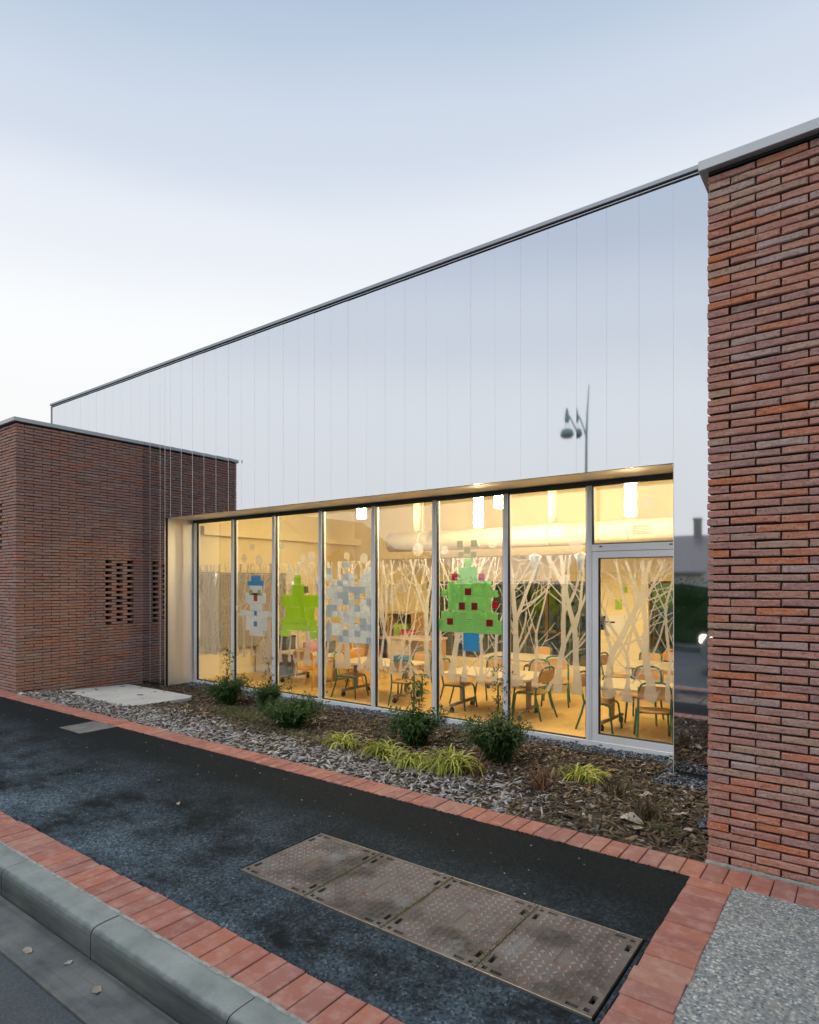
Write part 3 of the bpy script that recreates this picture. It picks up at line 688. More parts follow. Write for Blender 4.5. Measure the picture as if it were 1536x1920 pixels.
# soffit, reveals
m = MB(); m.box(WX0, WX1, YB + .001, YG + .09, ZL, ZL + .008); hobj(m, 'soffit', M['brushed'])
m = MB(); m.box(WX0 - .006, WX0, YB - .006, YG + .09, -.12, ZL + .0); hobj(m, 'window_reveal', M['brushed'])
m = MB(); m.box(WX1, WX1 + .006, YB - .006, YG + .09, -.12, ZL + .0); hobj(m, 'window_reveal', M['brushed'])
m = MB(); m.box(WX0, WX1, YG - .03, YG + .1, -.30, ZS - .002); hobj(m, 'plinth', M['dark_gap'])

# window band: mullions, rails, panes (sub-parts of one part)
wb = bpy.data.objects.new('window_band', None); COL.objects.link(wb); wb.parent = hall; wb.location = (0, 0, 0)
def wobj(mb, name, mat): return hobj(mb, name, mat, wb)
MX = [-9.50] + [-8.474 + 1.003 * k for k in range(7)] + [WX1 - .02]
Y0, Y1 = YG - .035, YG + .055
for i, x in enumerate(MX):
    m = MB(); hw = .032
    m.box(x - hw, x + hw, Y0, Y1, ZS + .078, 2.66, .004); m.box(x - .012, x + .012, Y0 - .006, Y0 - .0005, ZS + .08, 2.655, .002)
    wobj(m, 'mullion', M['alu'])
m = MB(); m.box(WX0, WX1, Y0 + .001, Y1, 2.661, ZL - .002); wobj(m, 'head_rail', M['head'])
m = MB(); m.box(WX0, WX1, Y0 - .004, Y1, ZS + .012, ZS + .0775, .004); wobj(m, 'bottom_rail', M['alu'])
m = MB(); m.prism([(Y0 - .035, ZS - .005), (Y0 - .035, ZS + .003), (Y1, ZS + .011), (Y1, ZS - .005)], 'x', WX0, WX1); wobj(m, 'sill', M['alu'])
ZG0 = ZS + .078
for i in range(8):
    a, b2 = MX[i] + .032, MX[i + 1] - .032; z0 = ZG0
    if i == 7: z0 = 2.03
    m = MB(); m.plate(a, b2, z0, 2.661, [(a + .010, b2 - .010, z0 + .010, 2.652)], 'y', YG - .018, YG + .02); wobj(m, 'glazing_gasket', M['gasket'])
    m = MB(); m.box(a + .004, b2 - .004, YG - .004, YG + .004, z0 + .004, 2.657); wobj(m, 'pane', M['glass'])
    for xx in (a + .10, b2 - .10):
        for zz in ([ZS + .045] if i < 7 else [ZS + .045, 2.005]):
            m = MB(); m.box(xx - .017, xx + .017, Y0 - .0085, Y0 - .0035, zz - .006, zz + .006, .002); wobj(m, 'drain_cap', M['black'])
# transom and door leaf
a, b2 = MX[7] + .032, MX[8] - .032
m = MB(); m.box(a, b2, Y0, Y1, 1.955, 2.029, .004); wobj(m, 'transom', M['alu'])
dr = bpy.data.objects.new('door', None); COL.objects.link(dr); dr.parent = hall
m = MB(); m.plate(a + .004, b2 - .004, ZS + .08, 1.952, [(a + .068, b2 - .068, .012, 1.885)], 'y', Y0 + .006, Y1 - .004); hobj(m, 'door_frame', M['alu'], dr)
m = MB(); m.plate(a + .066, b2 - .066, .010, 1.887, [(a + .076, b2 - .076, .020, 1.877)], 'y', YG - .022, YG + .02); hobj(m, 'glazing_gasket', M['gasket'], dr)
m = MB(); m.box(a + .07, b2 - .07, YG - .004, YG + .004, .014, 1.883); hobj(m, 'door_pane', M['glass'], dr)
m = MB(); m.box(a + .078, a + .118, YG + .02, YG + .06, 1.12, 1.27, .006); m.tube([(a + .10, YG + .05, 1.2), (a + .10, YG + .1, 1.2), (a + .20, YG + .1, 1.2)], .009); hobj(m, 'handle', M['black'], dr)

# ------------------------------------------------------------------ the room inside
FZ, CZ, RY, RX0, RX1 = -.10, 3.25, 10.85, -9.64, 1.2
m = MB(); m.box(RX0, RX1, YG + .101, RY, FZ - .1, FZ); hobj(m, 'room_floor', M['floor_in'])
m = MB(); m.box(RX0, RX1, YB + .06, RY, CZ, CZ + .05); hobj(m, 'room_ceiling', M['ceil_in'])
m = MB(); m.box(RX0 - .1, RX0, YG + .101, RY, FZ, CZ); m.box(RX0, RX0 + .22, YG + .102, RY, 2.47, 2.62); hobj(m, 'room_side_wall', M['wall_in'])
m = MB(); m.box(RX1, RX1 + .1, YG + .101, RY, FZ, CZ); hobj(m, 'room_side_wall', M['wall_in'])
BW = [(-7.61, -4.02, .12, 1.65), (-3.05, .4, .12, 1.65)]
m = MB(); m.plate(RX0, RX1, FZ, CZ, BW, 'y', RY, RY + .18); hobj(m, 'room_back_wall', M['wall_in'])
m = MB(); m.box(RX0, RX1, YB + .06, YG + .1, ZL + .02, CZ - .001); m.box(WX1 + .01, RX1, YG + .02, YG + .1, FZ, ZL + .02); hobj(m, 'room_front_wall', M['wall_in'])
m = MB(); m.box(-8.6, RX1, RY - .35, RY - .001, 2.13, 2.21); hobj(m, 'wall_rail', M['wall_in'])
for x0, x1, z0, z1 in BW:
    m = MB(); n = 4; wd = (x1 - x0) / n
    m.plate(x0, x1, z0, z1, [(x0 + wd * k + .03, x0 + wd * (k + 1) - .03, z0 + .04, z1 - .04) for k in range(n)], 'y', RY + .06, RY + .11); hobj(m, 'back_window_frame', plain('brown_frame', (.13, .08, .04), .6))
    m = MB(); m.box(x0 + .02, x1 - .02, RY + .083, RY + .087, z0 + .02, z1 - .02); hobj(m, 'back_window_pane', M['glass'])
m = MB(); m.tube([(-7.1, 9.0, 2.35), (1.0, 9.0, 2.35)], .17, 24); hobj(m, 'air_duct', M['duct'])
for k in range(6):
    m = MB(); xx = -6.4 + k * 1.2; m.tube([(xx, 9, 2.35), (xx + .03, 9, 2.35)], .176, 24); m.box(xx, xx + .03, 8.985, 9.015, 2.5, CZ); hobj(m, 'duct_strap', M['duct'])
m = MB()
for k in range(6): m.box(-2.7, -2.45, 8.82, 8.84, 2.30 + k * .022, 2.312 + k * .022)
hobj(m, 'duct_grille', M['grey_metal'])

def lamp(x, y, zb, lit, label, grp, ln=.5):
    t = thing('pendant_lamp', label, 'lamp', (x, y, zb), 0, grp)
    s = MB(); s.tube([(0, 0, 0), (0, 0, ln)], .066, 20); s.obj('lamp_tube', M['lamp'] if lit else M['lamp_off'], t)
    c = MB(); c.tube([(0, 0, ln), (0, 0, CZ - zb)], .006, 6); c.obj('cord', M['grey_metal'], t)
    k = MB(); k.tube([(0, 0, ln), (0, 0, ln + .02)], .067, 20); k.obj('cap', M['white'], t); return t
G1 = 'tube pendant lamps in the room'
lamp(-6.25, 7.2, 2.60, True, 'lit white tube lamp showing only its lower end at the fourth bay from the left', G1)
lamp(-4.50, 7.7, 2.41, True, 'long lit white tube lamp above the green paper tree', G1)
lamp(-4.06, 7.5, 2.63, True, 'short lit tube lamp half hidden beside the mullion right of the green paper tree', G1)
lamp(-2.36, 7.65, 2.43, True, 'long lit white tube lamp above the door', G1)
lamp(-6.15, 8.5, 2.48, False, 'unlit pale tube lamp in the fifth bay from the left', G1)
lamp(-3.73, 8.5, 2.50, False, 'unlit pale tube lamp in the bay left of the door', G1)

# ------------------------------------------------------------------ kindergarten furniture
def make_chair(frame, seat, label):
    t = thing('school_chair', label, 'chair')
    r = .0125; w2 = .165
    for s in (-1, 1):
        m = MB(); m.tube([(s * w2 * 1.12, -.20, 0), (s * w2 * 1.03, -.175, .20), (s * w2, -.165, .285), (s * w2, -.14, .315), (s * w2, -.09, .322), (s * w2, .10, .322)], r); m.obj('front_leg', frame, t)
        m = MB(); m.tube([(s * w2 * 1.12, .23, 0), (s * w2 * 1.02, .165, .20), (s * w2, .135, .32), (s * w2, .165, .46), (s * w2 * .96, .20, .58), (s * w2 * .8, .215, .635), (s * w2 * .45, .222, .655)], r); m.obj('rear_leg', frame, t)
    m = MB(); m.tube([(-w2, -.12, .305), (w2, -.12, .305)], .009); m.tube([(-w2, .12, .312), (w2, .12, .312)], .009); m.tube([(-w2 * .45, .222, .655), (w2 * .45, .222, .655)], r); m.obj('cross_bar', frame, t)
    b = MB(); nx, ny = 6, 6; V = []
    for zoff in (0, -.011):
        for j in range(ny + 1):
            for i in range(nx + 1):
                u, v = -1 + 2 * i / nx, -1 + 2 * j / ny; k = 1 - .12 * (abs(u) * abs(v)) ** 2
                V.append((u * .17 * k, v * .165 * k, .338 + zoff - .012 * max(0, -v - .5) - .008 * (1 - u * u)))
    n = (nx + 1); F = []
    for o, fl in ((0, 0), ((nx + 1) * (ny + 1), 1)):
        for j in range(ny):
            for i in range(nx):
                q = (o + j * n + i, o + j * n + i + 1, o + (j + 1) * n + i + 1, o + (j + 1) * n + i); F.append(q[::-1] if fl else q)
    ring = [i for i in range(nx + 1)] + [j * n + nx for j in range(1, ny + 1)] + [ny * n + i for i in range(nx - 1, -1, -1)] + [j * n for j in range(ny - 1, 0, -1)]; O = n * (ny + 1)
    F += [(ring[k], ring[k] + O, ring[(k + 1) % len(ring)] + O, ring[(k + 1) % len(ring)]) for k in range(len(ring))]
    b.add(V, F); b.obj('seat', seat, t)
    b = MB(); V = []
    for yo in (0, .010):
        for j in range(5):
            for i in range(9):
                u, v = -1 + i / 4, -1 + j / 2; k = 1 - .22 * (abs(u) ** 3) * (abs(v) ** 2)
                V.append((u * .175, .185 + yo + .012 * (v + 1) + .03 * (1 - u * u) - .01, .545 + v * .075 * k))
    F = []
    for o, fl in ((0, 1), (45, 0)):
        for j in range(4):
            for i in range(8):
                q = (o + j * 9 + i, o + j * 9 + i + 1, o + (j + 1) * 9 + i + 1, o + (j + 1) * 9 + i); F.append(q[::-1] if fl else q)
    ring = list(range(9)) + [j * 9 + 8 for j in range(1, 5)] + [36 + i for i in range(7, -1, -1)] + [j * 9 for j in range(3, 0, -1)]
    F += [(ring[k], ring[k] + 45, ring[(k + 1) % len(ring)] + 45, ring[(k + 1) % len(ring)]) for k in range(len(ring))]
    b.add(V, F); b.obj('backrest', seat, t); return t
def make_table(label):
    t = thing('school_table', label, 'table'); H = .53
    m = MB(); m.prism([(-.62, -.36), (-.58, -.38), (.58, -.38), (.62, -.36), (.62, .36), (.58, .38), (-.58, .38), (-.62, .36)], 'z', H - .026, H); m.obj('tabletop', M['tabletop'], t)
    m = MB(); m.box(-.5, .5, -.025, .025, H - .075, H - .0265); m.box(-.52, -.44, -.28, .28, H - .06, H - .0268); m.box(.44, .52, -.28, .28, H - .06, H - .0268); m.obj('under_frame', M['grey_metal'], t)
    for s in (-1, 1):
        m = MB(); m.box(s * .48 - .028, s * .48 + .028, -.03, .03, .115, H - .061, .006); m.obj('column', M['grey_metal'], t)
        m = MB(); m.tube([(s * .48, -.33, .095), (s * .48, .33, .095)], .022, 10); m.obj('foot_bar', M['grey_metal'], t)
        for q in (-1, 1):
            m = MB(); m.tube([(s * .48 - .018, q * .30, .034), (s * .48 + .018, q * .30, .034)], .034, 14); m.box(s * .48 - .012, s * .48 + .012, q * .30 - .012, q * .30 + .012, .06, .09); m.obj('castor', M['black'], t)
    return t
tb = make_table('pale table on castors behind the white paper figure, fourth bay'); tb.location = (-6.0, 7.35, FZ); tb.rotation_euler = (0, 0, R(2)); tag(tb, group='school tables on castors')
GT = 'school tables on castors'
for x, y, a, lb in ((-4.05, 7.35, 4, 'pale table on castors under the green paper tree'), (-2.05, 7.45, -3, 'pale table on castors right behind the glass door'),
                    (-7.75, 7.7, 0, 'pale table with yellow chairs behind the lime green paper tree'), (-4.6, 9.3, 3, 'pale table in the back row near the garden window'), (-2.4, 9.5, 0, 'pale table at the back right by the second garden window')):
    dup(tb, (x, y, FZ), R(a), lb, GT)
GC = 'green framed school chairs'; GY = 'yellow framed school chairs'
ch = make_chair(M['green'], M['ply'], 'green framed chair facing the pane behind the white paper figure'); ch.location = (-6.38, 7.1, FZ); ch.rotation_euler = (0, 0, R(100)); tag(ch, group=GC)
for x, y, a, lb in ((-5.35, 7.12, 200, 'green framed chair with round back behind the tall bamboo shoots in the fifth bay'), (-5.75, 7.95, 10, 'green framed chair on the far side of the fifth bay table'),
                    (-4.62, 7.35, 95, 'green framed chair at the left end of the table under the green paper tree'), (-4.35, 7.82, 5, 'green framed chair behind the table under the green paper tree'),
                    (-3.75, 7.85, -8, 'green framed chair behind the mullion right of the green paper tree'), (-3.52, 7.42, 262, 'near green framed chair pulled out in the bay left of the door'),
                    (-3.62, 8.35, 20, 'far green framed chair in the bay left of the door'), (-2.60, 7.28, 92, 'green framed chair at the left end of the table behind the door'),
                    (-2.3, 8.0, 4, 'green framed chair on the far side of the door table'), (-1.95, 7.12, 200, 'green framed chair turned away at the right edge of the door glass'),
                    (-1.75, 7.95, 4, 'green framed chair far right behind the door glass'), (-3.1, 9.4, 85, 'green framed chair in the back row left of the door bay'),
                    (-4.6, 9.85, 0, 'green framed chair in the back row under the garden window'), (-2.8, 10.0, 10, 'green framed chair by the yellow wall between garden windows')):
    dup(ch, (x, y, FZ), R(a), lb, GC)
cy = make_chair(M['yellow'], M['orange_ply'], 'yellow framed chair with its leg close to the pane of the third bay'); cy.location = (-7.45, 7.28, FZ); cy.rotation_euler = (0, 0, R(195)); tag(cy, group=GY)
for x, y, a, lb in ((-7.75, 8.3, 0, 'yellow framed chair behind the table of the third bay'), (-7.05, 8.15, -40, 'yellow framed chair right of the table of the third bay'), (-6.95, 7.65, 268, 'yellow framed chair at the left edge of the fourth bay'), (-2.55, 10.3, 0, 'yellow framed chair at the back right by the second garden window')):
    dup(cy, (x, y, FZ), R(a), lb, GY)
# storage and bits in the room
t = thing('cabinet', 'low cream cabinet at the left wall of the room with folders on top', 'cabinet', (-9.35, 8.15, FZ)); m = MB(); m.box(-.25, .55, -.2, .25, 0, .62, .006); m.obj('carcass', M['tabletop'], t)
for k in range(2): m = MB(); m.box(-.23 + .39 * k, .14 + .39 * k, -.215, -.2005, .04, .58, .003); m.obj('cabinet_door', M['white'], t)
t = thing('waste_bin', 'dark grey bin standing by the cream cabinet behind the paper snowman', 'bin', (-8.78, 7.95, FZ)); m = MB(); m.prism([(-.16, -.12), (.16, -.12), (.16, .12), (-.16, .12)], 'z', 0, .72); m.obj('bin_body', M['darkgrey'], t); m = MB(); m.box(-.17, .17, -.13, .13, .721, .75, .006); m.obj('lid', M['black'], t)
t = thing('curtain', 'grey curtain hanging on the left wall behind the first window bay', 'curtain', (-9.5, 7.5, 0)); m = MB(); n = 40
V = [(.03 * math.sin(k * 1.3), -.9 + 2.0 * k / n, z) for z in (.42, 1.78) for k in range(n + 1)]; m.add(V, [(k, k + 1, n + 2 + k, n + 1 + k) for k in range(n)], 0, True); m.obj('cloth', M['curtain'], t, False)
m = MB(); m.tube([(0, -.95, 1.8), (0, 1.15, 1.8)], .012); m.obj('curtain_rail', M['grey_metal'], t)
t = thing('shelf_unit', 'open wooden shelf with boxes against the yellow wall behind the fourth bay', 'shelf', (-8.3, 10.6, FZ)); m = MB()
m.plate(-.65, .65, 0, 1.1, [(-.62, -.02, .04, .52), (.02, .62, .04, .52), (-.62, -.02, .56, 1.07), (.02, .62, .56, 1.07)], 'y', -.2, .2); m.obj('shelf_frame', M['ply'], t)
m = MB(); m.box(-.62, .62, .15, .19, .04, 1.07); m.obj('shelf_back', M['darkgrey'], t)
pal = [plain('box_red', (.5, .05, .06)), plain('box_blue', (.05, .16, .35)), M['white'], plain('box_lime', (.35, .5, .06)), plain('box_pink', (.6, .25, .3)), M['darkgrey']]
k = 0
for x, y, z, w_, h_, lb in ((-8.7, 10.5, FZ + .04, .22, .3, 'storage box on the lower shelf left side'), (-8.05, 10.5, FZ + .04, .25, .25, 'storage box on the lower shelf right side'), (-8.75, 10.5, FZ + .56, .18, .22, 'storage box on the upper shelf left side'), (-8.0, 10.5, FZ + .56, .3, .3, 'storage box on the upper shelf right side'),
                            (-7.9, 7.75, FZ + .53, .2, .16, 'toy box standing on the table of the third bay'), (-7.5, 7.8, FZ + .53, .14, .2, 'small toy box right of the other on the third bay table'), (-7.75, 10.4, FZ + .3, .3, .45, 'stack of toys below the left garden window'), (-5.7, 7.5, FZ + .53, .2, .1, 'paper tray on the fourth bay table')):
    b = MB(); b.box(-w_ / 2, w_ / 2, -.09, .09, 0, h_, .006); o = b.obj('storage_box', pal[k % 6]); o.location = (x, y, z); tag(o, lb, 'box'); k += 1
t = thing('desk', 'cream desk with a dark knee space at the back wall behind the fourth bay', 'desk', (-6.95, 9.6, FZ)); m = MB(); m.box(-.5, .5, -.3, .3, .66, .70, .004); m.obj('desktop', M['tabletop'], t); m = MB(); m.box(-.48, -.1, -.27, .27, 0, .659); m.obj('drawer_unit', M['tabletop'], t); m = MB(); m.box(.44, .48, -.27, .27, 0, .659); m.obj('side_panel', M['ply'], t)
# wall papers and garden outside the back windows
for x, z, w_, h_, c in ((-8.6, 1.35, .3, .42, 2), (-8.2, 1.5, .3, .2, 2), (-3.55, 1.25, .12, .18, 3), (-3.6, .9, .4, .3, 2), (-3.45, 1.5, .1, .1, 3)):
    m = MB(); m.box(x - w_ / 2, x + w_ / 2, RY - .004, RY - .0005, z - h_ / 2, z + h_ / 2); o = m.obj('wall_poster', pal[c]); tag(o, 'small paper pinned on the back wall ' + {-8.6: 'in the left corner', -8.2: 'above the shelf', -3.55: 'between the garden windows at eye height', -3.6: 'between the garden windows, large and low', -3.45: 'between the garden windows, tiny and highest'}[x], 'poster', 'papers pinned on the back wall')

# ------------------------------------------------------------------ decorations on the glass
def forest_mask(seed, w_, h_):
    """bare tree silhouettes drawn into a grid, then turned into one thin cut-out sheet"""
    r = random.Random(seed); dx = .0055; nx, ny = int(w_ / dx), int(h_ / dx); mask = np.zeros((ny, nx), bool); X, Yg = np.meshgrid((np.arange(nx) + .5) * dx, (np.arange(ny) + .5) * dx)
    def seg(x0, y0, r0, x1, y1, r1):
        i0, i1 = int((min(x0, x1) - max(r0, r1)) / dx) - 1, int((max(x0, x1) + max(r0, r1)) / dx) + 2; j0, j1 = int((min(y0, y1) - max(r0, r1)) / dx) - 1, int((max(y0, y1) + max(r0, r1)) / dx) + 2
        i0, i1, j0, j1 = max(i0, 0), min(i1, nx), max(j0, 0), min(j1, ny)
        if i0 >= i1 or j0 >= j1: return
        xx, yy = X[j0:j1, i0:i1], Yg[j0:j1, i0:i1]; L2 = (x1 - x0) ** 2 + (y1 - y0) ** 2 + 1e-9
        t = np.clip(((xx - x0) * (x1 - x0) + (yy - y0) * (y1 - y0)) / L2, 0, 1); d = np.hypot(xx - x0 - t * (x1 - x0), yy - y0 - t * (y1 - y0))
        mask[j0:j1, i0:i1] |= d < r0 + (r1 - r0) * t
    def grow(x, y, a, rad, lvl):
        n = 20 if lvl == 0 else r.randint(4, 8)
        for k in range(n):
            l = r.uniform(.08, .13) * (1 if lvl < 2 else .75); a += r.uniform(-.10, .10) - a * .05; x1, y1 = x + l * math.sin(a), y + l * math.cos(a); r1 = rad * (.945 if lvl == 0 else .90)
            seg(x, y, rad, x1, y1, r1); x, y, rad = x1, y1, r1
            if y > h_ or rad < .0034: return
            if lvl == 0 and k in fork and rad > .012:
                q = r.choice((-1, 1)); grow2(x, y, a + q * r.uniform(.28, .5), rad * r.uniform(.62, .8)); a -= q * r.uniform(.1, .3)
            elif k >= 1 and r.random() < (.38 if lvl == 0 else .42) and lvl < 3: grow(x, y, a + r.choice((-1, 1)) * r.uniform(.5, .95), max(.0046, rad * r.uniform(.28, .42)), lvl + 1)
    def grow2(x, y, a, rad):
        for k in range(20):
            l = r.uniform(.08, .13); a += r.uniform(-.08, .08) - a * .10; x1, y1 = x + l * math.sin(a), y + l * math.cos(a); r1 = rad * .93
            seg(x, y, rad, x1, y1, r1); x, y, rad = x1, y1, r1
            if y > h_ or rad < .004: return
            if r.random() < .33: grow(x, y, a + r.choice((-1, 1)) * r.uniform(.5, .9), max(.0046, rad * .45), 2)
    x = r.uniform(.0, .10)
    while x < w_ + .03:
        big = r.random() < .5; rad = r.uniform(.036, .05) if big else r.uniform(.015, .024); y0 = r.uniform(0, .10); fork = {r.randint(2, 4), r.randint(5, 8)}
        seg(x - r.uniform(.0, .03), y0 - .01, rad * 1.5, x, y0 + .16, rad); seg(x + r.uniform(0, .03), y0 - .02, rad * 1.2, x, y0 + .16, rad)
        grow(x, y0 + .1, r.uniform(-.16, .16), rad, 0); x += r.uniform(.15, .27)
    for k in range(5):        # roots and low twigs tie the trunks together
        x0 = r.uniform(0, w_); seg(x0, r.uniform(.02, .1), .022, x0 + r.uniform(-.14, .14), r.uniform(.05, .22), .008)
    for k in range(3):
        x0 = r.uniform(0, w_); grow(x0, r.uniform(.1, .3), r.choice((-1, 1)) * r.uniform(.6, 1.0), .008, 2)
    return mask, dx
def film(a, b2, z0, z1, seed, label):
    mask, dx = forest_mask(seed, b2 - a, z1 - z0); ny, nx = mask.shape; V = []; F = []; y = YG + .0135
    for j in range(ny):
        row = np.concatenate(([0], mask[j].astype(int), [0])); d = np.diff(row); s, e = np.where(d == 1)[0], np.where(d == -1)[0]
        for p, q in zip(s, e):
            o = len(V); x0, x1, zz = a + p * dx, a + q * dx, z0 + j * dx
            V += [(x0, y, zz), (x1, y, zz), (x1, y, zz + dx), (x0, y, zz + dx)]; F.append((o, o + 1, o + 2, o + 3))
    m = MB(); m.add(V, F); o = m.obj('forest_window_film', M['film'], None, False); tag(o, label, 'window film', 'frosted tree films on the panes')
ORD = ['first', 'second', 'third', 'fourth', 'fifth', 'sixth', 'seventh']
WHAT = ['over the grey curtain', 'around the paper snowman', 'over the lime paper tree', 'over the white paper figure', 'above tall bamboo shoots', 'over the green paper tree', 'before the garden window']
for i in range(7): film(MX[i] + .046, MX[i + 1] - .046, .40, 1.93, 31 + i, 'frosted bare tree film on the %s pane, %s' % (ORD[i], WHAT[i]))
film(MX[7] + .115, MX[8] - .115, .38, 1.86, 77, 'frosted bare tree film on the glass door')

CP = {k: m_thin('paper_' + k, c, .48, .10, 30) for k, c in dict(green=(.42, .74, .30), lime=(.66, .88, .05), blue=(.04, .46, .82), red=(.55, .03, .06), white=(.86, .90, .94), olive=(.42, .42, .16), paleblue=(.62, .70, .80), orange=(.65, .12, .04)).items()}
def papers(name, label, cat, items):
    """items: (x0, x1, z0, z1, colour, layer); sheets stuck behind the pane"""
    cx = sum(i[0] + i[1] for i in items) / 2 / len(items); zb = min(i[2] for i in items)
    t = thing(name, label, cat, (cx, YG + .006, zb))
    for x0, x1, z0, z1, c, ly in items:
        y = .001 + (3 - ly) * .0012; m = MB(); j = lambda: random.uniform(-.003, .003)
        m.box(x0 - cx + j(), x1 - cx + j(), y, y + .0005, z0 - zb + j(), z1 - zb + j()); m.obj('paper_sheet', CP[c], t)
    return t
def sheets(x0, x1, z0, z1, c, nx, nz, ly=0):
    return [(x0 + (x1 - x0) * i / nx, x0 + (x1 - x0) * (i + 1) / nx - .001, z0 + (z1 - z0) * k / nz, z0 + (z1 - z0) * (k + 1) / nz - .001, c, ly) for i in range(nx) for k in range(nz)]
sq = lambda x, z, c, s=.043, ly=1: (x - s, x + s, z - s, z + s, c, ly)
T = [(-4.03, -3.94, 1.81, 1.92, 'green', 0)] + sheets(-4.127, -3.855, 1.645, 1.81, 'green', 2, 1) + sheets(-4.285, -3.665, 1.275, 1.642, 'green', 3, 2) + [(-4.38, -4.288, 1.45, 1.535, 'green', 0), (-3.662, -3.575, 1.45, 1.535, 'green', 0)]
T += sheets(-4.38, -3.575, 1.175, 1.272, 'green', 4, 1) + sheets(-4.432, -3.525, 1.01, 1.172, 'green', 5, 1) + [(-4.06, -3.83, .79, 1.007, 'blue', 0)]
T += [sq(-3.99, 1.51, 'red'), sq(-4.075, 1.335, 'red'), sq(-3.895, 1.335, 'red'), sq(-4.25, 1.14, 'red'), sq(-3.69, 1.14, 'red'), sq(-4.185, 1.69, 'red'), sq(-3.80, 1.69, 'red'), sq(-3.615, 1.36, 'red', .04)]
T += [sq(-4.105, 2.10, 'olive'), sq(-3.905, 2.10, 'olive'), sq(-4.0, 2.02, 'olive'), sq(-4.09, 1.965, 'olive', .035), sq(-3.91, 1.965, 'olive', .035)]
papers('paper_tree', 'big green pixel fir tree of paper sheets with red squares and a blue pot', 'paper decoration', T)
S = [(-8.055, -7.82, 1.65, 1.735, 'blue', 1), (-8.146, -7.744, 1.575, 1.652, 'blue', 1), (-8.09, -7.80, 1.42, 1.574, 'white', 0), (-8.20, -7.70, 1.29, 1.46, 'white', 0), (-8.08, -7.78, 1.17, 1.29, 'white', 0), (-8.32, -7.57, 1.09, 1.17, 'white', 0)]
S += sheets(-8.19, -7.66, .86, 1.09, 'white', 3, 1) + [(-8.09, -7.76, .775, .86, 'white', 0)] + [sq(-7.945, 1.375, 'orange', .045), sq(-7.945, 1.135, 'blue', .035), sq(-7.945, .965, 'blue', .04), sq(-8.06, 1.465, 'green', .04), sq(-7.85, 1.465, 'green', .04), sq(-8.42, 1.21, 'white', .04, 0)]
papers('paper_snowman', 'white paper snowman with a blue hat and orange nose on the second pane', 'paper decoration', S)
Lm = [(-7.05, -6.90, 1.60, 1.74, 'lime', 0), (-7.10, -6.84, 1.44, 1.598, 'lime', 0)] + sheets(-7.33, -6.54, 1.25, 1.438, 'lime', 4, 1) + sheets(-7.24, -6.62, 1.08, 1.248, 'lime', 3, 1) + sheets(-7.33, -6.56, .90, 1.078, 'lime', 4, 1) + [(-7.36, -7.15, .80, .898, 'lime', 0), (-6.72, -6.55, .80, .898, 'lime', 0), sq(-6.80, 1.52, 'olive', .05)]
papers('paper_tree', 'lime green paper fir tree on the third pane, left of the white paper figure', 'paper decoration', Lm)
W4 = []; rr = random.Random(5)
for i in range(8):
    for k in range(13):
        x, z = -6.38 + i * .108, .78 + k * .088
        top = 1.95 - .28 * abs(math.sin((i + .5) * .9)); 
        if z > top - .05 or rr.random() < .16: continue
        W4.append((x, x + .106, z, z + .086, 'white' if rr.random() < .7 else 'paleblue', 0))
papers('paper_figure', 'white and pale blue paper squares forming a gappy figure on the fourth pane', 'paper decoration', W4)

dots = [(-8.02, 2.20), (-8.22, 2.02), (-7.85, 1.98), (-7.32, 2.18), (-6.86, 1.97), (-6.68, 2.0), (-5.98, 2.0), (-5.66, 1.96), (-4.74, 2.05), (-4.33, 2.03), (-3.65, 2.10), (-2.62, 2.09), (-1.86, 2.45), (-9.05, 1.75)]
DL = ['highest on the second pane', 'on the second pane left of the snowman hat', 'on the second pane above the snowman hat', 'highest on the third pane', 'on the third pane right of the lime tree tip', 'at the right edge of the third pane', 'in the middle of the fourth pane', 'at the right of the fourth pane', 'on the fifth pane before the air duct', 'on the sixth pane left of the paper star', 'on the sixth pane right of the paper star', 'on the seventh pane beside the wide mullion', 'on the pane above the glass door', 'on the first pane before the grey curtain']
for i, (x, z) in enumerate(dots):
    m = MB(); n = 22; rad = .055 + .015 * ((i * 7) % 3); y = YG + .0048
    m.add([(x + rad * math.cos(2 * math.pi * k / n), y, z + rad * math.sin(2 * math.pi * k / n)) for k in range(n)] + [(x + rad * math.cos(2 * math.pi * k / n), y + .0004, z + rad * math.sin(2 * math.pi * k / n)) for k in range(n)],
          [tuple(range(n)), tuple(range(2 * n - 1, n - 1, -1))] + [(k, (k + 1) % n, n + (k + 1) % n, n + k) for k in range(n)])
    tag(m.obj('snow_dot_sticker', M['snow']), 'pale round snow sticker ' + DL[i], 'sticker', 'round snow stickers')
silver = plain('silver_foil', (.72, .74, .76), .3, .5, var=.4, scale=30)
for x, z, w_, h_, lb in ((-3.15, 1.93, .15, .30, 'silver pennant hanging in the bay left of the door, over the garden window'), (-2.60, 1.93, .15, .30, 'silver pennant beside the wide mullion left of the door'), (-7.22, 1.62, .10, .26, 'grey foil cone left of the lime green paper tree'), (-6.65, 1.66, .10, .26, 'grey foil cone right of the lime green paper tree'), (-9.15, 1.78, .12, .26, 'silver pennant hanging in the first bay over the grey curtain')):
    m = MB(); m.lathe([(.002, -h_), (w_ * .28, -h_ * .45), (w_ * .5, 0), (w_ * .47, .004), (.003, .03), (.0015, .035)], (0, 0, 0), 10); m.tube([(0, 0, .03), (0, 0, .25)], .0015, 4)
    o = m.obj('pennant', silver); o.location = (x, YG + .12, z); tag(o, lb, 'pennant')

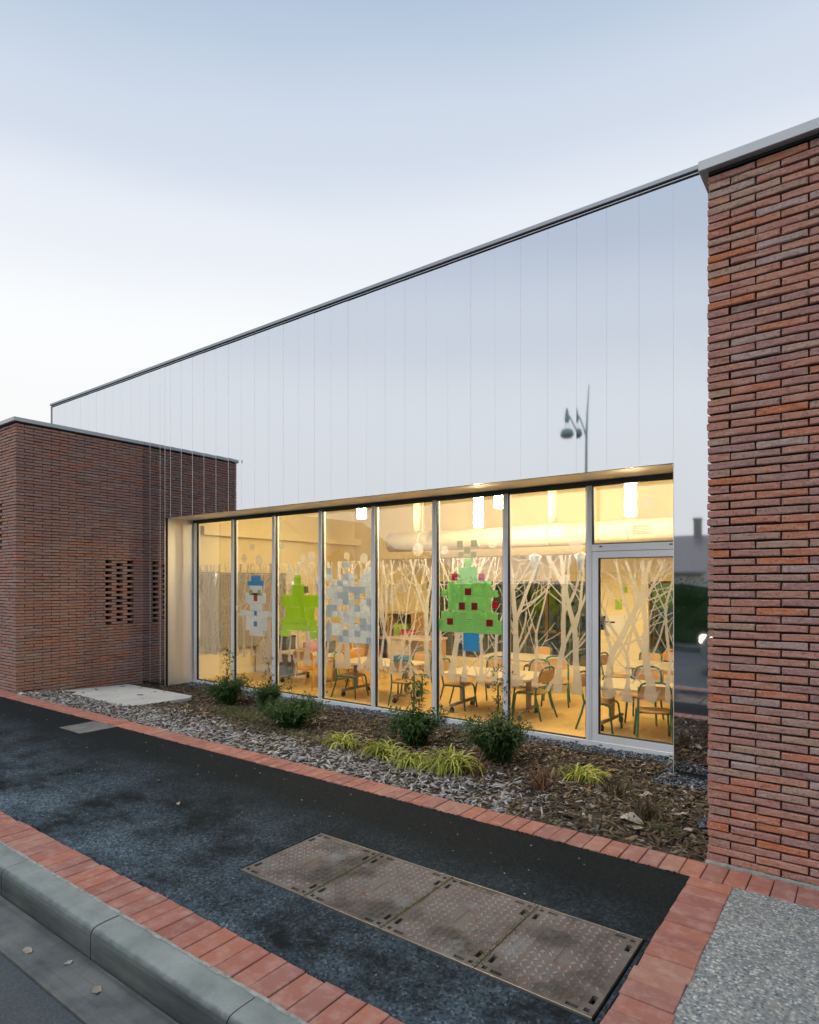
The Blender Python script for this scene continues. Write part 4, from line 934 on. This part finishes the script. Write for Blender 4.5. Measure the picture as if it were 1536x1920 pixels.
# ------------------------------------------------------------------ planting bed
nx, ny = 120, 36; X0, X1, Y0b, Y1b = -10.3, XR + .05, 3.93, 6.62
V = [(X0 + (X1 - X0) * i / nx, Y0b + (Y1b - Y0b) * j / ny, 0) for j in range(ny + 1) for i in range(nx + 1)]
V = [(x, y, bed_z(x, y) - .012) for x, y, _ in V]
m = MB(); m.add(V, [(j * (nx + 1) + i, j * (nx + 1) + i + 1, (j + 1) * (nx + 1) + i + 1, (j + 1) * (nx + 1) + i) for j in range(ny) for i in range(nx)], 0, True)
tag(m.obj('planting_bed', M['soil'], None, False), kind='structure')
SL = (-10.12, -7.98, 4.50, 5.52)
m = MB(); m.prism([(SL[0], SL[2]), (SL[1] - .10, SL[2] - .03), (SL[1], SL[3] - .12), (SL[1] - .12, SL[3]), (SL[0] + .25, SL[3])], 'z', -.2, -.046); tag(m.obj('concrete_slab', M['slab']), 'flat pale concrete slab in the bed at the foot of the left brick wall', 'slab')
def in_slab(x, y): return SL[0] - .02 < x < SL[1] - .05 and SL[2] - .01 < y < SL[3]
def in_gravel(x, y):
    n = .08 * mnoise.noise(Vector((x * 3, y * 3, 9)))
    return (y > 6.30 + n) or (x > -.98 + n and y > 4.6) or (x > -1.55 and y > 5.62 + n)
def scatter_boxes(n, gen):
    VV = np.zeros((n * 8, 3), np.float32); A = np.zeros(n * 8, np.float32); k = 0; tries = 0
    while k < n and tries < n * 6:
        tries += 1; g_ = gen()
        if g_ is None: continue
        (x, y, z, l, w_, h_, yaw, pt, rl, gr) = g_
        Mx = (Matrix.Rotation(yaw, 3, 'Z') @ Matrix.Rotation(pt, 3, 'Y') @ Matrix.Rotation(rl, 3, 'X')); c = 0
        for a in (-1, 1):
            for b_ in (-1, 1):
                for d_ in (-1, 1):
                    tw = 1 if a < 0 else random.uniform(.45, 1); v = Mx @ Vector((a * l, b_ * w_ * tw, d_ * h_ + (l * .12 if a > 0 else 0))); VV[k * 8 + c] = (x + v.x, y + v.y, z + v.z); A[k * 8 + c] = gr; c += 1
        k += 1
    Q = (BOXQ[None] + (np.arange(k) * 8)[:, None, None]).reshape(-1, 4)
    return VV[:k * 8], Q, A[:k * 8]
def chip():
    x = random.uniform(-10.15, XR - .01); y = random.uniform(3.945, 6.5)
    if in_slab(x, y): 
        if random.random() > .012: return None
    if in_gravel(x, y) and random.random() > .10: return None
    grp = 1 / (1 + math.exp((y - 4.62 + .18 * mnoise.noise(Vector((x * 1.5, y * 1.5, 5)))) * 7)); grp *= 1 / (1 + math.exp((x + 2.15) * 4.5)); grp *= .93
    gr = random.uniform(.7, 1) if random.random() < grp else random.uniform(0, .18)
    big = random.random() < .18; l = random.uniform(.011, .034) * (1.6 if big else 1); z = bed_z(x, y) + random.uniform(-.01, .012)
    if in_slab(x, y): z = -.042
    return (x, y, z, l, l * random.uniform(.14, .42), random.uniform(.0012, .0035), random.uniform(0, 6.28), random.gauss(0, .28), random.gauss(0, .4), gr)
V_, Q_, A_ = scatter_boxes(17000, chip)
tag(link('bark_mulch', arr_mesh('bark_mulch', V_, Q_, M['mulch'], {'grey': A_})), kind='stuff')
def stone():
    x = random.uniform(-9.9, XR - .01); y = random.uniform(4.6, 6.53)
    if not in_gravel(x, y): return None
    r = random.uniform(.005, .0115); return (x, y, bed_z(x, y) + random.uniform(-.008, .010), r, r * random.uniform(.6, .95), r * random.uniform(.5, .8), random.uniform(0, 6.28), random.gauss(0, .5), random.gauss(0, .5), 0)
V_, Q_, A_ = scatter_boxes(9000, stone)
tag(link('gravel', arr_mesh('gravel', V_, Q_, M['gravel'])), kind='stuff')

def leaf_quads(m, p, d, l, w_, droop=.3, up=None):
    """a folded lance-shaped leaf from p along d"""
    d = d.normalized(); s = d.cross(up or Vector((0, 0, 1)))
    if s.length < .05: s = Vector((1, 0, 0))
    s.normalize(); n = s.cross(d); a = p + d * l * .45 + n * l * .03; b_ = p + d * l - Vector((0, 0, 1)) * l * droop; c = p
    m.add([tuple(c), tuple(a + s * w_ - n * w_ * .35), tuple(a - s * w_ - n * w_ * .35), tuple(b_), tuple(a)], [(0, 4, 1), (0, 2, 4), (1, 4, 3), (4, 2, 3)])
def shrub(loc, h, wd, nst, seed, label, tall=0):
    r = random.Random(seed); t = thing('bamboo_shrub', label, 'shrub', loc, r.uniform(0, 6), 'dark green shrubs along the window'); st = MB(); lf = MB()
    for k in range(nst):
        a = r.uniform(0, 6.28); lean = r.uniform(.05, 1.0) * wd; hh = h * r.uniform(.55, 1.0); tl = k < tall
        if tl: hh = h * r.uniform(1.5, 2.0); lean *= .35
        pts = []; n = 6
        for q in range(n + 1):
            u = q / n; pts.append(Vector((math.cos(a) * lean * u ** 1.5 + r.uniform(-.006, .006), math.sin(a) * lean * u ** 1.5, hh * (u - .12 * u * u * (0 if tl else 1)))))
        st.tube(pts, [.0035 * (1 - .7 * q / n) for q in range(n + 1)], 4)
        nl = 36 if not tl else 48
        for q in range(nl):
            u = r.uniform(.12, 1) if not tl else r.uniform(.2, 1); i = min(int(u * n), n - 1); p = pts[i].lerp(pts[i + 1], u * n - i); b_ = r.uniform(0, 6.28)
            twig = Vector((math.cos(b_), math.sin(b_), r.uniform(-.1, .8))).normalized()
            p2 = p + twig * r.uniform(.01, .08 if not tl else .05)
            for z in range(r.randint(2, 3)):
                dd = (twig + Vector((r.uniform(-.8, .8), r.uniform(-.8, .8), r.uniform(-.5, .5)))).normalized(); leaf_quads(lf, p2, dd, r.uniform(.045, .095), r.uniform(.0055, .0105), r.uniform(.1, .5))
    st.obj('stem', M['stem'], t, False); lf.obj('foliage', M['leaf'], t, False)
for (x, y), h, wd, n, s, lb, tl in (((-7.42, 5.62), .44, .42, 56, 1, 'feathery green shrub in front of the first pane beside the concrete slab', 2), ((-6.72, 5.80), .38, .32, 38, 2, 'smallest green shrub between the first two larger shrubs', 1), ((-5.50, 5.12), .40, .50, 62, 3, 'low bushy green shrub in the middle of the bed before the fourth pane', 1),
                                    ((-3.93, 5.42), .42, .40, 66, 4, 'green shrub with tall thin shoots before the fifth pane', 4), ((-2.90, 5.34), .50, .42, 84, 5, 'largest green shrub before the mullion right of the green paper tree', 2)):
    shrub((x, y, bed_z(x, y) - .01), h, wd, n, s, lb, tl)
def tuft(loc, n, ln, wd, mat, seed, name, label, cat, grp, arch=1.0, spread=1.0, dirn=None):
    r = random.Random(seed); m = MB()
    for k in range(n):
        a = r.uniform(0, 6.28) if dirn is None or r.random() < .35 else r.gauss(dirn, .6); l = ln * r.uniform(.6, 1.1); e0 = r.uniform(.9, 1.45); p = Vector((r.gauss(0, .03) * spread, r.gauss(0, .03) * spread, 0)); e = e0; ns = 6; side = Vector((-math.sin(a), math.cos(a), 0)); V = []
        for q in range(ns + 1):
            w_ = wd * (1 - (q / ns) ** 2) * (.6 + .8 * min(1, q / 2)) * .5 + .0003; tw = side * w_; V += [tuple(p + tw + Vector((0, 0, w_ * .4))), tuple(p - tw)]
            p = p + Vector((math.cos(a) * math.cos(e), math.sin(a) * math.cos(e), math.sin(e))) * (l / ns); e -= arch * r.uniform(.28, .52)
            if p.z < -.0: p.z = .002
        m.add(V, [(2 * q, 2 * q + 2, 2 * q + 3, 2 * q + 1) for q in range(ns)])
    o = m.obj(name, mat, None, False); o.location = loc; tag(o, label, cat, grp); return o
GG = 'yellow green grass clumps in the bed'
for i, (x, y, n, s, dr_, lb) in enumerate(((-4.36, 4.74, 90, .95, 3.4, 'leftmost yellow green grass clump spreading to the left'), (-3.80, 4.72, 105, 1.05, 3.9, 'second yellow green grass clump with an upright tip'), (-3.40, 4.60, 75, .9, -1.6, 'flat pale grass clump in the middle of the row'), (-3.00, 4.72, 190, 1.2, 4.2, 'largest yellow green grass clump before the biggest shrub'), (-2.05, 5.28, 75, .8, None, 'lone yellow green grass clump at the right before the door'))):
    tuft((x, y, bed_z(x, y) - .005), int(n * 1.15), .36 * s, .012, M['blade'], 60 + i, 'grass_clump', lb, 'grass clump', GG, 1.15, 2.0, dr_)
for i, (x, y, n, ln, mt, lb) in enumerate(((-2.80, 4.72, 60, .24, 'redgrass', 'russet upright grass touching the largest yellow green clump'), (-2.15, 4.66, 70, .30, 'redgrass', 'tallest russet upright grass standing alone in the brown mulch'), (-1.62, 4.95, 40, .22, 'darkgrass', 'thin dark grass in the bed below the door'), (-1.28, 4.52, 80, .22, 'darkgrass', 'dark withered grass tuft near the right brick wall'))):
    tuft((x, y, bed_z(x, y) - .005), n, ln, .005, M[mt], 80 + i, 'dry_grass_tuft', lb, 'grass clump', 'dry grass tufts in the bed', .30, 1.4)
m = MB(); r = random.Random(3)
for cx, cy_, n, sp_ in ((-6.55, 5.12, 340, .28), (-6.1, 4.98, 220, .22), (-5.05, 4.72, 140, .22), (-5.6, 4.62, 120, .25), (-6.9, 5.35, 120, .2), (-1.15, 4.3, 60, .12)):
    for k in range(n):
        x, y = r.gauss(cx, sp_), r.gauss(cy_, sp_ * .35); p = Vector((x, y, bed_z(x, y)))
        if not (3.97 < y < 6.3): continue
        for q in range(3): leaf_quads(m, p + Vector((0, 0, r.uniform(0, .05))), Vector((r.uniform(-1, 1), r.uniform(-1, 1), r.uniform(.2, 1.3))), r.uniform(.02, .05), r.uniform(.003, .007), .3)
tag(m.obj('low_ground_cover', M['weed'], None, False), kind='stuff')
def litter():
    x = random.uniform(-8, XR - .05); y = random.uniform(4.0, 6.2)
    if in_slab(x, y) or mnoise.noise(Vector((x * 1.3, y * 1.3, 21))) < .05: return None
    l = random.uniform(.012, .03); return (x, y, bed_z(x, y) + random.uniform(.006, .02), l, l * random.uniform(.3, .55), .0008, random.uniform(0, 6.28), random.gauss(0, .35), random.gauss(0, .35), 0)
V_, Q_, A_ = scatter_boxes(900, litter)
tag(link('leaf_litter', arr_mesh('leaf_litter', V_, Q_, M['dryleaf'])), kind='stuff')
# fallen leaves
def dry_leaf(loc, l, rz, label, seed, grp='fallen leaves'):
    r = random.Random(seed); m = MB(); n = 6; V = []
    for q in range(n + 1):
        u = q / n; w_ = l * .34 * math.sin(math.pi * min(1, u * .92 + .06)) ** .8; z = .004 + .10 * l * math.sin(u * 5 + seed); V += [((u - .5) * l, w_, z + w_ * r.uniform(.1, .6)), ((u - .5) * l, 0, z), ((u - .5) * l, -w_, z + w_ * r.uniform(.0, .5))]
    m.add(V, [(3 * q + i, 3 * q + i + 1, 3 * q + i + 4, 3 * q + i + 3) for q in range(n) for i in range(2)], 0, True); m.tube([(-.5 * l, 0, .005), (-.8 * l, .06 * l, .004)], .0012, 4)
    o = m.obj('fallen_leaf', M['dryleaf'], None, False); o.location = loc; o.rotation_euler = (r.uniform(-.2, .2), r.uniform(-.15, .15), rz); tag(o, label, 'leaf', grp)
for i, (x, y, l, lb) in enumerate(((-1.33, 4.33, .16, 'large pale curled leaf on the mulch near the brick border'), (-1.25, 4.20, .14, 'large pale leaf lying closest to the brick border on the right'), (-1.12, 4.75, .13, 'brown leaf lying beside the gravel at the right brick wall'), (-.98, 4.42, .12, 'orange brown leaf at the foot of the right brick wall'), (-1.45, 5.1, .12, 'brown leaf lying in the mulch below the door'), (-1.9, 5.5, .1, 'small leaf in the mulch behind the lone grass clump'))):
    dry_leaf((x, y, bed_z(x, y) + .015), l, i * 1.7, lb, i)
for i, (x, y, z, l, lb) in enumerate(((-3.23, 1.31, -.132, .05, 'yellow leaf in the gutter farthest left'), (-2.98, 1.38, -.132, .035, 'small pinkish leaf in the gutter between two others'), (-2.68, 1.36, -.132, .055, 'orange leaf in the gutter before the kerb joint'), (-1.98, 1.40, -.130, .06, 'pale curled leaf in the gutter nearest the camera'), (-4.7, 2.9, -.002, .035, 'tiny pale leaf on the asphalt near the brick border'), (-4.1, 2.68, -.002, .04, 'narrow pale leaf on the asphalt left of the iron covers'))):
    dry_leaf((x, y, z), l, i * 1.1 + .3, lb, 20 + i)
m = MB()
for k in range(230):
    x, y = random.uniform(-9, -.9), random.uniform(1.9, 3.65); s = random.choice((.0016, .002, .0028, .0045)) * random.uniform(.6, 1.2)
    if CX0 - .02 < x < CX1 + .02 and CY0 - .02 < y < CY1 + .02 and random.random() < .7: continue
    a = random.uniform(0, 6.28); e = s * random.uniform(1, 2.2); c_, s_ = math.cos(a), math.sin(a)
    m.add([(x + e * c_, y + e * s_, .0005), (x - s * s_, y + s * c_, .0005), (x - e * c_, y - e * s_, .0005), (x + s * s_, y - s * c_, .0005), (x, y, .0035)], [(0, 1, 4), (1, 2, 4), (2, 3, 4), (3, 0, 4)])
tag(m.obj('grit_specks', plain('pale_grit', (.42, .42, .39), .8, var=.4), None, False), kind='stuff')

# ------------------------------------------------------------------ garden behind the room
def leafy(name, label, box, n, seed, cat='hedge', l=(.06, .13), w_=.03, mat='leaf'):
    r = random.Random(seed); x0, x1, y0, y1, z0, z1 = box; t = thing(name, label, cat, ((x0 + x1) / 2, (y0 + y1) / 2, z0)); ox, oy = (x0 + x1) / 2, (y0 + y1) / 2
    c = MB(); nx, nz = max(4, int((x1 - x0) / .4)), 6; V = []
    for (yy, s) in ((y0 + .15, -1), (y1 - .15, 1)):
        for j in range(nz + 1):
            for i in range(nx + 1):
                u, v = i / nx, j / nz; x = x0 + (x1 - x0) * u; z = (z1 - z0) * v; V.append((x - ox, yy - oy + s * .12 * mnoise.noise(Vector((x * 1.3, z * 2, seed))), z * (.93 + .06 * mnoise.noise(Vector((x, seed, 0))))))
    F = []; n1 = (nx + 1) * (nz + 1)
    for o in (0, n1): F += [(o + j * (nx + 1) + i, o + j * (nx + 1) + i + 1, o + (j + 1) * (nx + 1) + i + 1, o + (j + 1) * (nx + 1) + i) for j in range(nz) for i in range(nx)]
    F += [(nz * (nx + 1) + i, nz * (nx + 1) + i + 1, n1 + nz * (nx + 1) + i + 1, n1 + nz * (nx + 1) + i) for i in range(nx)]
    c.add(V, F); c.obj('hedge_core', M['leaf'], t, False); f = MB()
    for k in range(n):
        top = r.random() < .35; x = r.uniform(x0, x1); z = r.uniform(z0, z1); y = r.choice((y0, y1)) + r.uniform(-.08, .12)
        if top: z = z1 + r.uniform(-.12, .1); y = r.uniform(y0, y1)
        leaf_quads(f, Vector((x - ox, y - oy, z - z0)), Vector((r.uniform(-1, 1), r.uniform(-1, 1), r.uniform(-.4, 1))), r.uniform(*l), w_, .2)
    f.obj('foliage', M[mat], t, False); return t
leafy('garden_hedge', 'dark green hedge seen through the back windows of the room', (-9, 1.5, 12.6, 13.4, -.3, 2.6), 2600, 4, l=(.1, .2), w_=.045)
canem = plain('bamboo_cane', (.20, .38, .05), .5)
for i in range(14):
    x = -7.3 + i * .52 + random.uniform(-.12, .12); t = thing('bamboo_plant', 'thin bright green bamboo cane behind the back windows', 'plant', (x, 11.7 + random.uniform(-.2, .3), -.3), 0, 'bamboo canes behind the room'); m = MB(); m.tube([(0, 0, 0), (.03, 0, 1.2), (random.uniform(-.1, .1), 0, 2.6)], [.02, .018, .01], 6); m.obj('cane', canem, t)
    f = MB()
    for k in range(70): leaf_quads(f, Vector((random.gauss(0, .12), random.gauss(0, .1), random.uniform(.3, 2.3))), Vector((random.uniform(-1, 1), random.uniform(-1, 1), random.uniform(-.6, .6))), random.uniform(.08, .16), .012, .3)
    f.obj('foliage', M['weed'], t, False)

# ------------------------------------------------------------------ across the street (seen mirrored in steel and glass)
leafy('street_hedge', 'long clipped green hedge across the street, mirrored in the steel beside the right brick wall', (-30, 3, -7.2, -6.4, -.3, 1.72), 5200, 8, l=(.07, .14), w_=.035)
def house(name, label, x0, x1, y0, y1, he, hr, gable_to_street, chim=None):
    t = thing(name, label, 'house', ((x0 + x1) / 2, (y0 + y1) / 2, -.3)); ox, oy = (x0 + x1) / 2, (y0 + y1) / 2; a, b_ = x1 - ox, y1 - oy; e = .3
    m = MB(); m.box(-a, a, -b_, b_, 0, he + .3)
    if gable_to_street: m.prism([(-a, he + .3), (a, he + .3), (0, hr + .3)], 'y', -b_, b_)
    else: m.prism([(-b_, he + .3), (b_, he + .3), (0, hr + .3)], 'x', -a, a)
    m.obj('wall', M['render'], t); rf = MB(); th = .12
    k = (hr - he) / (a if gable_to_street else b_); W_ = (a if gable_to_street else b_) + e; zb = hr + .3 - k * W_
    pf = [(-W_, zb + .02), (0, hr + .32), (W_, zb + .02), (W_, zb + .02 + th), (0, hr + .32 + th), (-W_, zb + .02 + th)]
    for half in ([pf[0], pf[1], pf[4], pf[5]], [pf[1], pf[2], pf[3], pf[4]]):
        q = MB(); q.prism(half, 'y' if gable_to_street else 'x', -(b_ + e) if gable_to_street else -(a + e), (b_ + e) if gable_to_street else (a + e)); q.obj('roof_slope', M['roof'], t)
    for xx in (-a * .5, a * .35):
        q = MB(); q.box(xx - .45, xx + .45, b_ + .003, b_ + .05, 1.2, min(2.3, he)); q.obj('window', M['carglass'], t)
    if chim: q = MB(); q.box(chim - .3, chim + .3, -.3, .3, hr - .4, hr + 1.35); q.box(chim - .36, chim + .36, -.36, .36, hr + 1.351, hr + 1.45); q.obj('chimney', M['roof'], t)
    return t
house('bungalow', 'grey rendered bungalow with a chimney, mirrored in the steel strip by the right brick wall', -15.5, -7.2, -33, -25, 2.3, 4.4, False, 3.0)
house('gabled_house', 'large gabled house mirrored in the upper third pane', -40.5, -29.5, -27, -18, 3.0, 6.6, True)
house('gabled_house', 'small gabled house mirrored in the fourth pane', -28.2, -23.6, -24, -15, 2.2, 3.75, True)
t = thing('street_lamp', 'teal street lamp with a hanging bell shaped lantern, mirrored in the steel cladding', 'street lamp', (-6.75, -5.6, -.02))
m = MB(); m.tube([(0, 0, 0), (0, 0, 3), (0, 0, 6.0), (.03, 0, 6.6), (.10, 0, 7.35)], [.07, .055, .045, .035, .015], 10); m.obj('post', M['post'], t)
m = MB(); m.tube([(0, 0, 5.85), (-.12, 0, 6.12), (-.28, 0, 6.4), (-.42, 0, 6.58)], .028, 8); m.obj('arm', M['post'], t)
m = MB(); m.lathe([(.03, .40), (.07, .28), (.10, .08), (.08, 0), (.02, 0)], (-.47, 0, 6.36), 12); m.obj('lantern_cone', M['post'], t)
m = MB(); m.lathe([(.03, .12), (.22, .07), (.27, -.06), (.2, -.13), (.0, -.13)], (-.47, 0, 6.05), 16)
for k in range(3): m.tube([(-.47 + .06 * math.cos(k * 2.1), .06 * math.sin(k * 2.1), 6.37), (-.47 + .12 * math.cos(k * 2.1), .12 * math.sin(k * 2.1), 6.1)], .006, 4)
m.obj('lantern', M['post'], t)
t = thing('car', 'silver car with a lit headlight, mirrored in the steel strip by the right brick wall', 'car', (-.55, -2.2, -.145))
m = MB(); m.prism([(-2.15, .35), (-2.1, .62), (-1.95, .80), (-1.1, .95), (-.55, 1.38), (.9, 1.42), (1.6, 1.0), (2.05, .92), (2.1, .4), (1.9, .22), (-1.95, .22)], 'y', -.85, .85)
m.obj('body', M['paint'], t); bmx = None
for s in (-1, 1):
    q = MB(); q.prism([(-.95, .98), (-.5, 1.33), (.85, 1.36), (1.4, 1.0)], 'y', s * .852, s * .862); q.obj('side_window', M['carglass'], t)
    q = MB(); q.box(-2.17, -2.05, s * .62 - .16, s * .62 + .16, .58, .72, .02); q.obj('headlight', M['headlight'], t)
    for xx in (-1.35, 1.3):
        q = MB(); q.tube([(xx, s * .70, .31), (xx, s * .875, .31)], .31, 20); wq = q.obj('wheel', M['gasket'], t); q = MB(); q.tube([(xx, s * .876, .31), (xx, s * .885, .31)], .2, 16); q.obj('rim', M['coping'], wq)
q = MB(); q.prism([(-1.07, .985), (-.57, 1.36), (-.55, 1.36), (-1.05, .985)], 'y', -.75, .75); q.obj('windscreen', M['carglass'], t)
